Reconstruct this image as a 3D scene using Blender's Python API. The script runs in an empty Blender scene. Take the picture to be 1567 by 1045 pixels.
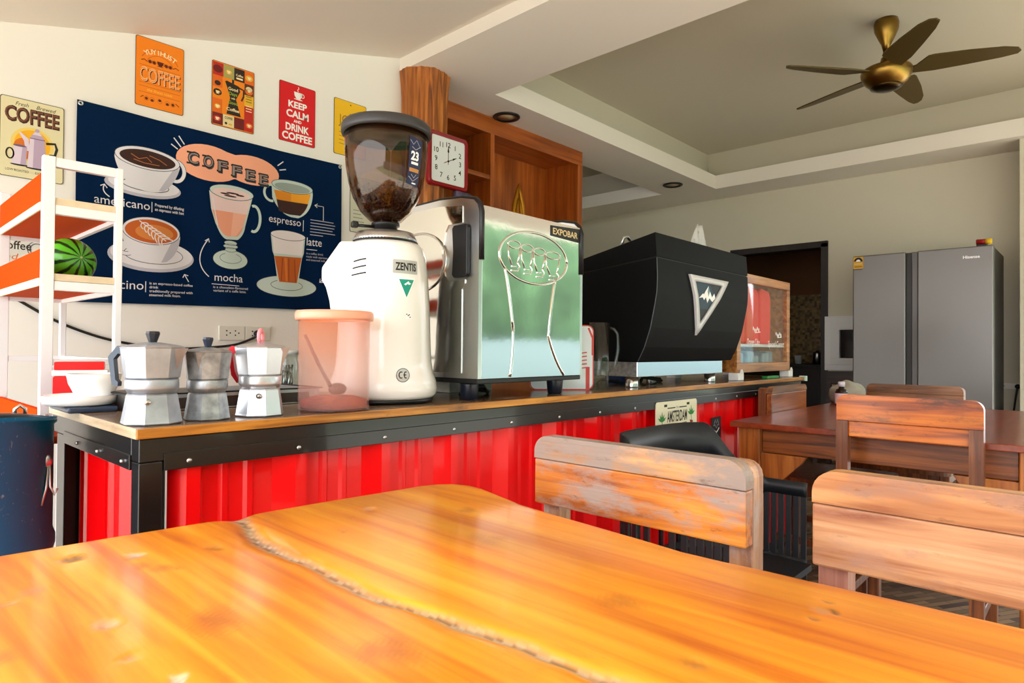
import bpy, bmesh, math, random
import numpy as np
from mathutils import Vector, Matrix

random.seed(7)
SC = bpy.context.scene
COL = SC.collection
PI = math.pi
EYE = 1.01                      # the lens is 1.01 m above the floor; heights below are given relative to it unless said otherwise

# ------------------------------------------------------------------ camera
cam_d = bpy.data.cameras.new('camera'); cam = bpy.data.objects.new('camera', cam_d); COL.objects.link(cam)
_yaw, _pit, _rol = math.radians(42.836), math.radians(0.669), math.radians(0.458)
_F = Vector((math.cos(_yaw)*math.cos(_pit), math.sin(_yaw)*math.cos(_pit), math.sin(_pit)))
_R = Vector((math.sin(_yaw), -math.cos(_yaw), 0)); _U = _R.cross(_F)
_R2 = _R*math.cos(_rol) + _U*math.sin(_rol); _U2 = _R2.cross(_F)
cam.matrix_world = Matrix(((_R2.x, _U2.x, -_F.x, 0), (_R2.y, _U2.y, -_F.y, 0), (_R2.z, _U2.z, -_F.z, EYE), (0, 0, 0, 1)))
cam_d.sensor_fit = 'HORIZONTAL'; cam_d.sensor_width = 36; cam_d.lens = 36*971.65/1567; cam_d.clip_start = 0.01
SC.camera = cam

# ------------------------------------------------------------------ sky, sun, exposure
SC.view_settings.view_transform = 'Standard'; SC.view_settings.look = 'None'
SC.view_settings.gamma = 1; SC.view_settings.use_curve_mapping = False
SC.view_settings.exposure = 1.8
wd = bpy.data.worlds.new('overcast_sky'); SC.world = wd; wd.use_nodes = True
bg = wd.node_tree.nodes['Background']; bg.inputs[0].default_value = (0.93, 0.96, 1.0, 1); bg.inputs[1].default_value = 1.6
sun_d = bpy.data.lights.new('sun', 'SUN'); sun_d.energy = 4.0; sun_d.angle = math.radians(12); sun_d.color = (1, .95, .87)
sun = bpy.data.objects.new('sun', sun_d); COL.objects.link(sun)
sun.rotation_euler = (math.radians(30), math.radians(-18), 0)
SC.cycles.max_bounces = 10; SC.cycles.diffuse_bounces = 6; SC.cycles.glossy_bounces = 5; SC.cycles.transparent_max_bounces = 12
SC.cycles.transmission_bounces = 8; SC.cycles.sample_clamp_indirect = 6; SC.cycles.caustics_refractive = False; SC.cycles.caustics_reflective = False

# ------------------------------------------------------------------ materials
def lin(c):
    return tuple((x/12.92 if x <= .04045 else ((x+.055)/1.055)**2.4) for x in (v/255 for v in c))
MAT = {}
def mat(name, rgb=(200, 200, 200), rough=.5, metal=0, coat=0, trans=0, ior=1.45, alpha=1, bump=0, bscale=60, emis=0, spec=.5, var=0, vscale=8):
    if name in MAT: return MAT[name]
    m = bpy.data.materials.new(name); m.use_nodes = True; MAT[name] = m
    nt = m.node_tree; b = nt.nodes['Principled BSDF']; c = lin(rgb)
    b.inputs['Base Color'].default_value = (*c, 1); b.inputs['Roughness'].default_value = rough
    b.inputs['Metallic'].default_value = metal; b.inputs['Coat Weight'].default_value = coat; b.inputs['Coat Roughness'].default_value = .06
    b.inputs['Transmission Weight'].default_value = trans; b.inputs['IOR'].default_value = ior; b.inputs['Alpha'].default_value = alpha
    b.inputs['Specular IOR Level'].default_value = spec
    if emis: b.inputs['Emission Color'].default_value = (*c, 1); b.inputs['Emission Strength'].default_value = emis
    if bump or var:
        tc = nt.nodes.new('ShaderNodeTexCoord'); n = nt.nodes.new('ShaderNodeTexNoise'); n.inputs['Scale'].default_value = bscale
        n.inputs['Detail'].default_value = 5; nt.links.new(tc.outputs['Object'], n.inputs['Vector'])
        if bump:
            bp = nt.nodes.new('ShaderNodeBump'); bp.inputs['Strength'].default_value = bump; bp.inputs['Distance'].default_value = .004
            nt.links.new(n.outputs['Fac'], bp.inputs['Height']); nt.links.new(bp.outputs[0], b.inputs['Normal'])
        if var:
            n2 = nt.nodes.new('ShaderNodeTexNoise'); n2.inputs['Scale'].default_value = vscale; n2.inputs['Detail'].default_value = 6
            nt.links.new(tc.outputs['Object'], n2.inputs['Vector'])
            r = nt.nodes.new('ShaderNodeValToRGB'); e = r.color_ramp.elements
            e[0].position = .3; e[1].position = .7
            e[0].color = (*[max(0, x*(1-var)) for x in c], 1); e[1].color = (*[min(1, x*(1+var)) for x in c], 1)
            nt.links.new(n2.outputs['Fac'], r.inputs[0]); nt.links.new(r.outputs[0], b.inputs['Base Color'])
    return m

def thin_glass(name, rgb=(255, 255, 255), rough=.02, tint=1.0):
    """pane or thin wall: clear or tinted, with a mirror sheen by the glancing angle"""
    if name in MAT: return MAT[name]
    m = bpy.data.materials.new(name); m.use_nodes = True; MAT[name] = m; nt = m.node_tree; L = nt.links.new
    nt.nodes.remove(nt.nodes['Principled BSDF']); o = nt.nodes['Material Output']
    t = nt.nodes.new('ShaderNodeBsdfTransparent'); t.inputs[0].default_value = (*lin(rgb), 1); g = nt.nodes.new('ShaderNodeBsdfGlossy'); g.inputs['Roughness'].default_value = rough
    lw = nt.nodes.new('ShaderNodeLayerWeight'); lw.inputs[0].default_value = .5; pw = nt.nodes.new('ShaderNodeMath'); pw.operation = 'POWER'; pw.inputs[1].default_value = 5
    f = nt.nodes.new('ShaderNodeMath'); f.operation = 'MULTIPLY_ADD'; f.inputs[1].default_value = .9; f.inputs[2].default_value = .04; L(lw.outputs['Facing'], pw.inputs[0]); L(pw.outputs[0], f.inputs[0])
    mx = nt.nodes.new('ShaderNodeMixShader'); L(f.outputs[0], mx.inputs[0]); L(t.outputs[0], mx.inputs[1]); L(g.outputs[0], mx.inputs[2]); L(mx.outputs[0], o.inputs[0]); return m

def wood(name, dark, midc, light, rough=.45, coat=0, axis=0, scale=1.0, worn=None, worn_amt=.5, bump=.25, attr=None, specks=.5):
    """grain stretched along one axis; optional grey worn patches where the varnish has gone"""
    if name in MAT: return MAT[name]
    m = bpy.data.materials.new(name); m.use_nodes = True; MAT[name] = m
    nt = m.node_tree; L = nt.links.new; b = nt.nodes['Principled BSDF']
    tc = nt.nodes.new('ShaderNodeTexCoord'); mp = nt.nodes.new('ShaderNodeMapping')
    s = [62*scale]*3; s[axis] = 3.4*scale; mp.inputs['Scale'].default_value = s
    L(tc.outputs['Object'], mp.inputs[0])
    n = nt.nodes.new('ShaderNodeTexNoise'); n.inputs['Scale'].default_value = 1; n.inputs['Detail'].default_value = 7; n.inputs['Distortion'].default_value = .6
    L(mp.outputs[0], n.inputs['Vector'])
    r = nt.nodes.new('ShaderNodeValToRGB'); e = r.color_ramp.elements
    e[0].position = .3; e[0].color = (*lin(dark), 1); e[1].position = .72; e[1].color = (*lin(light), 1)
    k = e.new(.5); k.color = (*lin(midc), 1)
    L(n.outputs['Fac'], r.inputs[0]); out = r.outputs[0]
    n3 = nt.nodes.new('ShaderNodeTexNoise'); n3.inputs['Scale'].default_value = 5*scale; n3.inputs['Detail'].default_value = 4
    mp3 = nt.nodes.new('ShaderNodeMapping'); s3 = [1.6]*3; s3[axis] = .6; mp3.inputs['Scale'].default_value = s3
    L(tc.outputs['Object'], mp3.inputs[0]); L(mp3.outputs[0], n3.inputs['Vector'])
    r3 = nt.nodes.new('ShaderNodeValToRGB'); r3.color_ramp.elements[0].position = .35; r3.color_ramp.elements[1].position = .65
    r3.color_ramp.elements[0].color = (.72, .68, .62, 1); r3.color_ramp.elements[1].color = (1.12, 1.1, 1.06, 1)
    L(n3.outputs['Fac'], r3.inputs[0])
    mx = nt.nodes.new('ShaderNodeMix'); mx.data_type = 'RGBA'; mx.blend_type = 'MULTIPLY'; mx.inputs[0].default_value = 1
    L(out, mx.inputs[6]); L(r3.outputs[0], mx.inputs[7]); out = mx.outputs[2]
    if worn:
        n2 = nt.nodes.new('ShaderNodeTexNoise'); n2.inputs['Scale'].default_value = 9*scale; n2.inputs['Detail'].default_value = 9; n2.inputs['Roughness'].default_value = .68
        mp2 = nt.nodes.new('ShaderNodeMapping'); s2 = [1.4]*3; s2[axis] = .55; mp2.inputs['Scale'].default_value = s2
        L(tc.outputs['Object'], mp2.inputs[0]); L(mp2.outputs[0], n2.inputs['Vector'])
        r2 = nt.nodes.new('ShaderNodeValToRGB'); r2.color_ramp.elements[0].position = .62-worn_amt*.3; r2.color_ramp.elements[1].position = .74-worn_amt*.3
        L(n2.outputs['Fac'], r2.inputs[0])
        m2 = nt.nodes.new('ShaderNodeMix'); m2.data_type = 'RGBA'; m2.inputs[7].default_value = (*lin(worn), 1)
        L(r2.outputs[0], m2.inputs[0]); L(out, m2.inputs[6]); out = m2.outputs[2]
    if specks:
        n4 = nt.nodes.new('ShaderNodeTexNoise'); n4.inputs['Scale'].default_value = 30*scale; n4.inputs['Detail'].default_value = 8; n4.inputs['Roughness'].default_value = .7
        mp4 = nt.nodes.new('ShaderNodeMapping'); s4 = [2.2]*3; s4[axis] = .7; mp4.inputs['Scale'].default_value = s4
        L(tc.outputs['Object'], mp4.inputs[0]); L(mp4.outputs[0], n4.inputs['Vector'])
        r4 = nt.nodes.new('ShaderNodeValToRGB'); r4.color_ramp.elements[0].position = .60; r4.color_ramp.elements[1].position = .74; r4.color_ramp.elements[1].color = (specks, specks, specks, 1)
        L(n4.outputs['Fac'], r4.inputs[0]); m4 = nt.nodes.new('ShaderNodeMix'); m4.data_type = 'RGBA'; m4.inputs[7].default_value = (*[x*.35 for x in lin(dark)], 1)
        L(r4.outputs[0], m4.inputs[0]); L(out, m4.inputs[6]); out = m4.outputs[2]
    if attr:
        at = nt.nodes.new('ShaderNodeAttribute'); at.attribute_name = attr; at.attribute_type = 'GEOMETRY'
        m3 = nt.nodes.new('ShaderNodeMix'); m3.data_type = 'RGBA'
        L(at.outputs['Alpha'], m3.inputs[0]); L(out, m3.inputs[6]); L(at.outputs['Color'], m3.inputs[7]); out = m3.outputs[2]
    L(out, b.inputs['Base Color'])
    b.inputs['Roughness'].default_value = rough; b.inputs['Coat Weight'].default_value = coat; b.inputs['Coat Roughness'].default_value = .12
    if bump:
        bp = nt.nodes.new('ShaderNodeBump'); bp.inputs['Strength'].default_value = bump; bp.inputs['Distance'].default_value = .002
        L(n.outputs['Fac'], bp.inputs['Height']); L(bp.outputs[0], b.inputs['Normal'])
    return m

# ------------------------------------------------------------------ object helpers
XF = {}                          # own matrices of the things (built heights include EYE)
def thing(name, label, cat, loc=(0, 0, 0), rz=0, group=None):
    """Empty at the base of a thing; loc in world metres (z above the floor)"""
    o = bpy.data.objects.new(name, None); COL.objects.link(o); o.empty_display_size = .05
    o.location = loc; o.rotation_euler = (0, 0, rz); o['label'] = label; o['category'] = cat
    if group: o['group'] = group
    XF[o.name] = Matrix.Translation(loc) @ Matrix.Rotation(rz, 4, 'Z')
    return o
def tag(o, label, cat, group=None):
    o['label'] = label; o['category'] = cat
    if group: o['group'] = group
    return o
class B:
    """collects shapes in one bmesh"""
    def __init__(s): s.bm = bmesh.new(); s.mi = 0
    def _fin(s, faces, smooth=False):
        for f in faces: f.material_index = s.mi; f.smooth = smooth
    def box(s, x0, x1, y0, y1, z0, z1, bev=0, seg=2, M=None):
        mtx = Matrix.Translation(((x0+x1)/2, (y0+y1)/2, (z0+z1)/2)) @ Matrix.Diagonal((abs(x1-x0), abs(y1-y0), abs(z1-z0), 1))
        if M is not None: mtx = M @ mtx
        vs = bmesh.ops.create_cube(s.bm, size=1, matrix=mtx)['verts']
        fs = list({f for v in vs for f in v.link_faces})
        if bev:
            es = list({e for v in vs for e in v.link_edges})
            r = bmesh.ops.bevel(s.bm, geom=es, offset=bev, segments=seg, profile=.5, affect='EDGES', clamp_overlap=True)
            fs = list({f for f in r['faces']} | {f for f in fs if f.is_valid})
        s._fin(fs); return s
    def prism(s, poly, d0, d1, axis='y', M=None, smooth=False):
        """polygon extruded along an axis: axis y -> poly is (x,z); x -> (y,z); z -> (x,y)"""
        def P(a, b, d):
            v = Vector((a, d, b)) if axis == 'y' else Vector((d, a, b)) if axis == 'x' else Vector((a, b, d))
            return M @ v if M is not None else v
        A = [s.bm.verts.new(P(a, b, d0)) for a, b in poly]; C = [s.bm.verts.new(P(a, b, d1)) for a, b in poly]
        fs = [s.bm.faces.new(A), s.bm.faces.new(C[::-1])]; s._fin(fs); n = len(poly); sd = []
        for i in range(n): sd.append(s.bm.faces.new((A[i], C[i], C[(i+1) % n], A[(i+1) % n])))
        s._fin(sd, smooth); return s
    def lathe(s, prof, c=(0, 0), seg=32, M=None, smooth=True, a0=0, facet=False, closed=False, sx=1, sy=1):
        """profile of (r, z) turned about the vertical through c"""
        rings = []
        for r, z in prof:
            if r < 1e-6:
                v = Vector((c[0], c[1], z)); rings.append([s.bm.verts.new(M @ v if M is not None else v)])
            else:
                ring = []
                for i in range(seg):
                    a = a0 + 2*PI*i/seg; v = Vector((c[0]+sx*r*math.cos(a), c[1]+sy*r*math.sin(a), z))
                    ring.append(s.bm.verts.new(M @ v if M is not None else v))
                rings.append(ring)
        fs = []
        for p, q in zip(rings, rings[1:]):
            for i in range(seg):
                j = (i+1) % seg
                if len(p) == 1 and len(q) == 1: continue
                if len(p) == 1: fs.append(s.bm.faces.new((p[0], q[j], q[i])))
                elif len(q) == 1: fs.append(s.bm.faces.new((p[i], p[j], q[0])))
                else: fs.append(s.bm.faces.new((p[i], p[j], q[j], q[i])))
        s._fin(fs, smooth and not facet); return s
    def tube(s, pts, r, seg=8, cap=True, flat=None):
        """round rod along points; r a number or one per point"""
        pts = [Vector(p) for p in pts]; n = len(pts); rings = []; up = Vector((0, 0, 1)); prevN = None
        for i, p in enumerate(pts):
            t = (pts[min(i+1, n-1)]-pts[max(i-1, 0)]).normalized()
            if prevN is None:
                N = t.cross(up if abs(t.z) < .9 else Vector((1, 0, 0))).normalized()
            else:
                N = (prevN - t*prevN.dot(t)).normalized()
            prevN = N; Bn = t.cross(N); rr = r[i] if isinstance(r, (list, tuple)) else r
            rings.append([s.bm.verts.new(p + (N*math.cos(a)+Bn*math.sin(a)*(flat or 1))*rr) for a in [2*PI*k/seg for k in range(seg)]])
        fs = []
        for p, q in zip(rings, rings[1:]):
            for k in range(seg): fs.append(s.bm.faces.new((p[k], p[(k+1) % seg], q[(k+1) % seg], q[k])))
        s._fin(fs, seg > 4)
        if cap: s._fin([s.bm.faces.new(rings[0][::-1]), s.bm.faces.new(rings[-1])])
        return s
    def ball(s, c, rx, ry=None, rz=None, u=20, v=12, M=None):
        ry = ry or rx; rz = rz or rx
        mtx = Matrix.Translation(c) @ Matrix.Diagonal((rx, ry, rz, 1))
        if M is not None: mtx = M @ mtx
        vs = bmesh.ops.create_uvsphere(s.bm, u_segments=u, v_segments=v, radius=1, matrix=mtx)['verts']
        s._fin(list({f for w in vs for f in w.link_faces}), True); return s
    def face(s, pts, smooth=False):
        f = s.bm.faces.new([s.bm.verts.new(Vector(p)) for p in pts]); s._fin([f], smooth); return f
    def grid(s, fn, nu, nv, smooth=True):
        V = [[s.bm.verts.new(fn(i/nu, j/nv)) for j in range(nv+1)] for i in range(nu+1)]
        s._fin([s.bm.faces.new((V[i][j], V[i+1][j], V[i+1][j+1], V[i][j+1])) for i in range(nu) for j in range(nv)], smooth); return s
    def obj(s, name, m, parent=None, space='rel', recalc=True, kind=None):
        """link as ONE mesh object. space 'rel': points are world metres with z relative to the eye; 'abs': z above floor; 'local': parent's own frame"""
        if recalc: bmesh.ops.recalc_face_normals(s.bm, faces=s.bm.faces[:])
        if space == 'rel': s.bm.transform(Matrix.Translation((0, 0, EYE)))
        off = None
        if space != 'local':
            if parent is not None:
                s.bm.transform(XF[parent.name].inverted())
            else:                                   # origin at the centre of the base
                xs = [v.co for v in s.bm.verts]
                off = Vector(((min(v.x for v in xs)+max(v.x for v in xs))/2, (min(v.y for v in xs)+max(v.y for v in xs))/2, min(v.z for v in xs)))
                s.bm.transform(Matrix.Translation(-off))
        me = bpy.data.meshes.new(name); s.bm.to_mesh(me); s.bm.free()
        for k in (m if isinstance(m, (list, tuple)) else [m]): me.materials.append(k)
        o = bpy.data.objects.new(name, me); COL.objects.link(o)
        if off is not None: o.location = off
        if parent is not None: o.parent = parent; XF[o.name] = XF[parent.name]
        else: XF[o.name] = Matrix.Translation(off) if off is not None else Matrix()
        if kind: o['kind'] = kind
        return o
def struct(o):
    o['kind'] = 'structure'; return o
def rrect(x0, x1, y0, y1, r, n=5, corners=(1, 1, 1, 1)):
    """rounded rectangle outline, corners = bl br tr tl"""
    pts = []
    for k, (cx, cy, a) in enumerate(((x0, y0, PI), (x1, y0, 1.5*PI), (x1, y1, 0), (x0, y1, .5*PI))):
        if not corners[k]: pts.append((cx, cy)); continue
        ox = cx + (r if cx == x0 else -r); oy = cy + (r if cy == y0 else -r)
        for i in range(n+1):
            t = a + .5*PI*i/n; pts.append((ox+r*math.cos(t), oy+r*math.sin(t)))
    return pts
def ellp(cx, cy, rx, ry, n=28, a0=0, a1=2*PI, rot=0):
    full = abs(a1-a0-2*PI) < 1e-6; out = []
    for i in range(n if full else n+1):
        t = a0+(a1-a0)*i/n; x = rx*math.cos(t); y = ry*math.sin(t)
        out.append((cx+x*math.cos(rot)-y*math.sin(rot), cy+x*math.sin(rot)+y*math.cos(rot)))
    return out

# ------------------------------------------------------------------ flat print: lettering and drawings on real panels
_glyph = {}
def glyphs(s, bold=0, shear=0):
    k = (s, bold, shear)
    if k in _glyph: return _glyph[k]
    cu = bpy.data.curves.new('t', 'FONT'); cu.body = s; cu.size = 1; cu.offset = bold; cu.shear = shear; cu.resolution_u = 3; cu.fill_mode = 'FRONT'
    ob = bpy.data.objects.new('t', cu); me = bpy.data.meshes.new_from_object(ob)
    vs = np.array([v.co[:2] for v in me.vertices]) if len(me.vertices) else np.zeros((0, 2)); fs = [tuple(p.vertices) for p in me.polygons]
    bpy.data.objects.remove(ob); bpy.data.curves.remove(cu); bpy.data.meshes.remove(me)
    _glyph[k] = (vs, fs); return _glyph[k]
CAP = None
class Art:
    """drawing plane: origin o, unit vectors ux, uy, facing n; or a mapping fn(u, v, lift) for curved surfaces. Each layer lies 0.25 mm above the last"""
    def __init__(s, o=None, ux=(1, 0, 0), uy=(0, 0, 1), n=(0, -1, 0), fn=None, step=.00025, seg=.022):
        s.b = bmesh.new(); s.ms = []; s.step = step; s.real = fn; s.seg = seg
        if fn: s.fn = lambda u, v, d: Vector((u, v, d))
        else:
            O, X, Y, N = map(Vector, (o, ux, uy, n)); s.fn = lambda u, v, d: O + X*u + Y*v + N*d
    def m(s, mm):
        if mm not in s.ms: s.ms.append(mm)
        return s.ms.index(mm)
    def poly(s, pts, mm, layer=1):
        k = s.m(mm); f = s.b.faces.new([s.b.verts.new(s.fn(u, v, layer*s.step)) for u, v in pts]); f.material_index = k
        return s
    def ell(s, cx, cy, rx, ry, mm, layer=1, **kw): return s.poly(ellp(cx, cy, rx, ry, **kw), mm, layer)
    def rect(s, x0, y0, x1, y1, mm, layer=1): return s.poly([(x0, y0), (x1, y0), (x1, y1), (x0, y1)], mm, layer)
    def line(s, pts, w, mm, layer=1, closed=False):
        k = s.m(mm); P = [Vector((a, b)) for a, b in pts]; n = len(P); L = []; Rr = []
        for i in range(n):
            a = P[(i-1) % n] if closed or i > 0 else P[i]; c = P[(i+1) % n] if closed or i < n-1 else P[i]
            t = (c-a).normalized(); q = Vector((-t.y, t.x))*w/2
            L.append(s.b.verts.new(s.fn(*(P[i]+q), layer*s.step))); Rr.append(s.b.verts.new(s.fn(*(P[i]-q), layer*s.step)))
        for i in range(n if closed else n-1):
            j = (i+1) % n; f = s.b.faces.new((L[i], L[j], Rr[j], Rr[i])); f.material_index = k
        return s
    def ring(s, cx, cy, rx, ry, w, mm, layer=1, **kw):
        full = 'a1' not in kw; return s.line(ellp(cx, cy, rx, ry, **kw), w, mm, layer, closed=full)
    def text(s, t, x, y, h, mm, layer=1, w=None, al='l', bold=0, shear=0, rot=0, bend=0):
        """x, y: left/centre/right of the baseline, h: cap height, w: fitted width, bend: radius of an arc (text rides on it)"""
        global CAP
        if CAP is None: CAP = glyphs('H')[0][:, 1].max()
        vs, fs = glyphs(t, bold, shear)
        if not len(vs): return s
        k = s.m(mm); sc = h/CAP; x0, x1 = vs[:, 0].min(), vs[:, 0].max(); sx = sc if w is None else w/(x1-x0); W = (x1-x0)*sx
        ox = {'l': 0, 'c': -W/2, 'r': -W}[al]; c, sn = math.cos(rot), math.sin(rot); V = []
        for a, b in vs:
            u = (a-x0)*sx+ox; v = b*sc
            if bend: th = u/bend; u, v = (bend+v)*math.sin(th), (bend+v)*math.cos(th)-bend
            V.append(s.b.verts.new(s.fn(x+u*c-v*sn, y+u*sn+v*c, layer*s.step)))
        for f in fs:
            try: g = s.b.faces.new([V[i] for i in f]); g.material_index = k
            except ValueError: pass
        return s
    def obj(s, name, parent, space='rel'):
        if s.real:                                  # curved ground: cut the print small and lay it on
            bmesh.ops.triangulate(s.b, faces=s.b.faces[:])
            for _ in range(4):
                es = [e for e in s.b.edges if e.calc_length() > s.seg]
                if not es: break
                bmesh.ops.subdivide_edges(s.b, edges=es, cuts=1); bmesh.ops.triangulate(s.b, faces=[f for f in s.b.faces if len(f.verts) > 3])
            for v in s.b.verts: v.co = s.real(*v.co)
        b = B(); b.bm.free(); b.bm = s.b
        return b.obj(name, s.ms, parent, space, recalc=False)
# ------------------------------------------------------------------ shared materials
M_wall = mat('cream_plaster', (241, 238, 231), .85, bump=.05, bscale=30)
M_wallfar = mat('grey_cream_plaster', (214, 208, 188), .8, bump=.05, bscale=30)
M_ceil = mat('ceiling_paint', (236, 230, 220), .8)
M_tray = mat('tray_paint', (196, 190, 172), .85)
M_white = mat('white_gloss_paint', (240, 240, 238), .35)
M_black = mat('black_plastic', (18, 18, 20), .4)
M_blackmetal = mat('black_painted_steel', (16, 15, 15), .3, coat=.2)
M_chrome = mat('chrome', (215, 215, 215), .08, 1)
M_steel = mat('brushed_steel', (190, 190, 190), .3, 1)
M_screw = mat('zinc_screw', (205, 205, 205), .35, 1)
M_dark = mat('near_black', (10, 10, 11), .6)
M_redp = mat('red_sheet_metal', (234, 4, 10), .3, coat=.15, spec=.3)
M_red = mat('red_plastic', (225, 10, 14), .3)
M_ceramic = mat('white_ceramic', (245, 245, 243), .12, coat=.4)
M_ink = mat('black_ink', (22, 20, 20), .6)
M_inkw = mat('white_ink', (240, 238, 230), .6)
W_orange = wood('orange_wood', (120, 52, 10), (190, 96, 26), (222, 130, 44), .35, .25, 2, .8)

# ------------------------------------------------------------------ floor with its inlaid strips
def floor_mat():
    m = bpy.data.materials.new('wood_mosaic_floor'); m.use_nodes = True; nt = m.node_tree; L = nt.links.new; b = nt.nodes['Principled BSDF']
    tc = nt.nodes.new('ShaderNodeTexCoord'); mp = nt.nodes.new('ShaderNodeMapping'); mp.inputs['Rotation'].default_value = (0, 0, math.radians(30))
    br = nt.nodes.new('ShaderNodeTexBrick'); br.inputs['Scale'].default_value = 3; br.inputs['Brick Width'].default_value = .45; br.inputs['Row Height'].default_value = .085
    br.inputs['Mortar Size'].default_value = .004; br.inputs['Color1'].default_value = (*lin((62, 40, 28)), 1); br.inputs['Color2'].default_value = (*lin((150, 118, 84)), 1); br.inputs['Mortar'].default_value = (*lin((34, 24, 18)), 1)
    L(tc.outputs['Object'], mp.inputs[0]); L(mp.outputs[0], br.inputs['Vector']); L(br.outputs['Color'], b.inputs['Base Color']); b.inputs['Roughness'].default_value = .45
    return m
M_floor = floor_mat()
fl = struct(B().box(-1.7, 8.4, -2.3, 5.3, -1.06, -1.01).obj('floor', M_floor)); fl['label'] = 'floor of inlaid brown and cream wood strips'
XF['floor'] = Matrix.Translation(fl.location)
strip_m = [mat('strip_walnut', (62, 40, 28), .45), mat('strip_oak', (150, 116, 78), .45), mat('strip_cream', (206, 186, 154), .45), mat('strip_teak', (96, 62, 38), .45)]
smesh = []
for k, mm in enumerate(strip_m):
    o = B().box(-.085, .085, -.0125, .0125, 0, .006, .0015, 1).obj('wood_strip', mm, None, 'abs'); smesh.append(o.data); bpy.data.objects.remove(o)
rs = random.Random(3); ca, sa = math.cos(math.radians(58)), math.sin(math.radians(58)); n = 0
for i in range(-30, 31):
    for j in range(-8, 9):
        a = j*.178+(i % 3)*.058; b_ = i*.0285
        x = 1.62+a*ca-b_*sa; y = .22+a*sa+b_*ca
        if not (1.12 < x < 2.25 and -.12 < y < .62) or n >= 290: continue
        n += 1
        o = bpy.data.objects.new('wood_strip', smesh[rs.choice((0, 0, 1, 2, 3, 3))]); COL.objects.link(o); o.parent = fl
        o.location = (x-fl.location.x, y-fl.location.y, .05+rs.uniform(0, .0012)); o.rotation_euler = (0, 0, math.radians(58))

# ------------------------------------------------------------------ walls and ceilings
def slope(x): return 1.072+.267*x
struct(B().prism([(-.55, -1.01), (2.30, -1.01), (2.30, slope(2.30)), (-.55, slope(-.55))], 2.95, 3.05).obj('wall_left', M_wall))
struct(B().prism([(-.75, slope(-.75)), (2.215, slope(2.215)), (2.215, slope(2.215)+.05), (-.75, slope(-.75)+.05)], -2.6, 3.1).obj('ceiling', M_ceil))
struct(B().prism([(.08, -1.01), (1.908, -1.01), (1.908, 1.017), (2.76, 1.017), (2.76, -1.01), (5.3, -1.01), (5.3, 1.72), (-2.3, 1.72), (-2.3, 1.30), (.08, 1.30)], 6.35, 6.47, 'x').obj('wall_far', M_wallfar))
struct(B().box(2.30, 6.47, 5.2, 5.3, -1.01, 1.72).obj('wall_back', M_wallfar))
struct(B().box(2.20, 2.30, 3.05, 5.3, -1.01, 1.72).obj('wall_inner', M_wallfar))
s = B()
s.box(2.215, 2.82, -2.3, 5.3, 1.59, 1.72); s.box(5.92, 6.47, -2.3, 5.3, 1.59, 1.72); s.box(2.82, 5.92, 2.775, 3.28, 1.59, 1.72)
s.box(2.82, 5.92, -2.3, -1.6, 1.59, 1.72); s.box(5.78, 5.92, 3.28, 5.3, 1.59, 1.72); s.box(2.82, 5.78, 4.9, 5.3, 1.59, 1.72)
struct(s.obj('ceiling', M_ceil))
s = B()
s.box(6.07, 6.2, -1.9, 3.06, 1.72, 2.0); s.box(2.55, 2.67, -1.9, 3.06, 1.72, 2.0); s.box(2.67, 6.07, 2.93, 3.06, 1.72, 2.0); s.box(2.67, 6.07, -1.9, -1.75, 1.72, 2.0)
s.box(5.93, 6.05, 3.07, 5.3, 1.72, 2.0); s.box(2.67, 5.93, 3.06, 3.13, 1.72, 2.0); s.box(2.67, 5.93, 5.05, 5.2, 1.72, 2.0)
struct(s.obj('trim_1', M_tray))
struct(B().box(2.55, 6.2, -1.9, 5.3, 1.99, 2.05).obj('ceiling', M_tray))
struct(B().box(2.815, 2.8195, -1.6, 2.775, 1.5899, 1.7195).box(5.9205, 5.925, -1.6, 2.775, 1.5899, 1.7195).obj('trim_2', M_ceil))
struct(B().box(6.0, 6.35, .08, .44, -1.01, 1.59, .004).obj('trim_3', M_wallfar))
# posts and eaves beam of the open sides, behind the lens
struct(B().box(-.65, -.55, -2.3, -2.2, -1.01, slope(-.65)).obj('trim_4', M_white))
struct(B().box(2.25, 2.45, -2.3, -2.1, -1.01, 1.59).obj('trim_5', M_wallfar))
struct(B().box(2.46, 6.47, -2.3, -2.15, 1.30, 1.59, .005).obj('trim_6', M_white))
struct(B().box(-.55, 2.26, 2.925, 2.949, -1.01, -.91, .003).obj('baseboard_left', M_wallfar))

# ------------------------------------------------------------------ doorway and the dark kitchen behind it
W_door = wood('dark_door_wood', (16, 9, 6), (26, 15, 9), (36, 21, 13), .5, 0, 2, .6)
d = thing('door_1', 'dark brown wooden frame around the open kitchen doorway', 'doorway', (6.33, 2.33, 0)); d['kind'] = 'structure'; del d['category']
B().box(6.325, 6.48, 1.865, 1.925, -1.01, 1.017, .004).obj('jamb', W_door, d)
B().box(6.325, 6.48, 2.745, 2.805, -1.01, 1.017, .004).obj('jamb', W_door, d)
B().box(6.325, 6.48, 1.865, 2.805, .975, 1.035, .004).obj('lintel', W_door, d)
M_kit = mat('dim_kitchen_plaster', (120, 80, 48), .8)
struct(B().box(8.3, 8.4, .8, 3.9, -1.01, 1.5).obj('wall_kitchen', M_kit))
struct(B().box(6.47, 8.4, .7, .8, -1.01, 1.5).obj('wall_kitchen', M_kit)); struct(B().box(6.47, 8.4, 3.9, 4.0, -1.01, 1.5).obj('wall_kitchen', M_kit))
struct(B().box(6.47, 8.4, .7, 4.0, 1.5, 1.55).obj('ceiling', M_kit))
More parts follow.
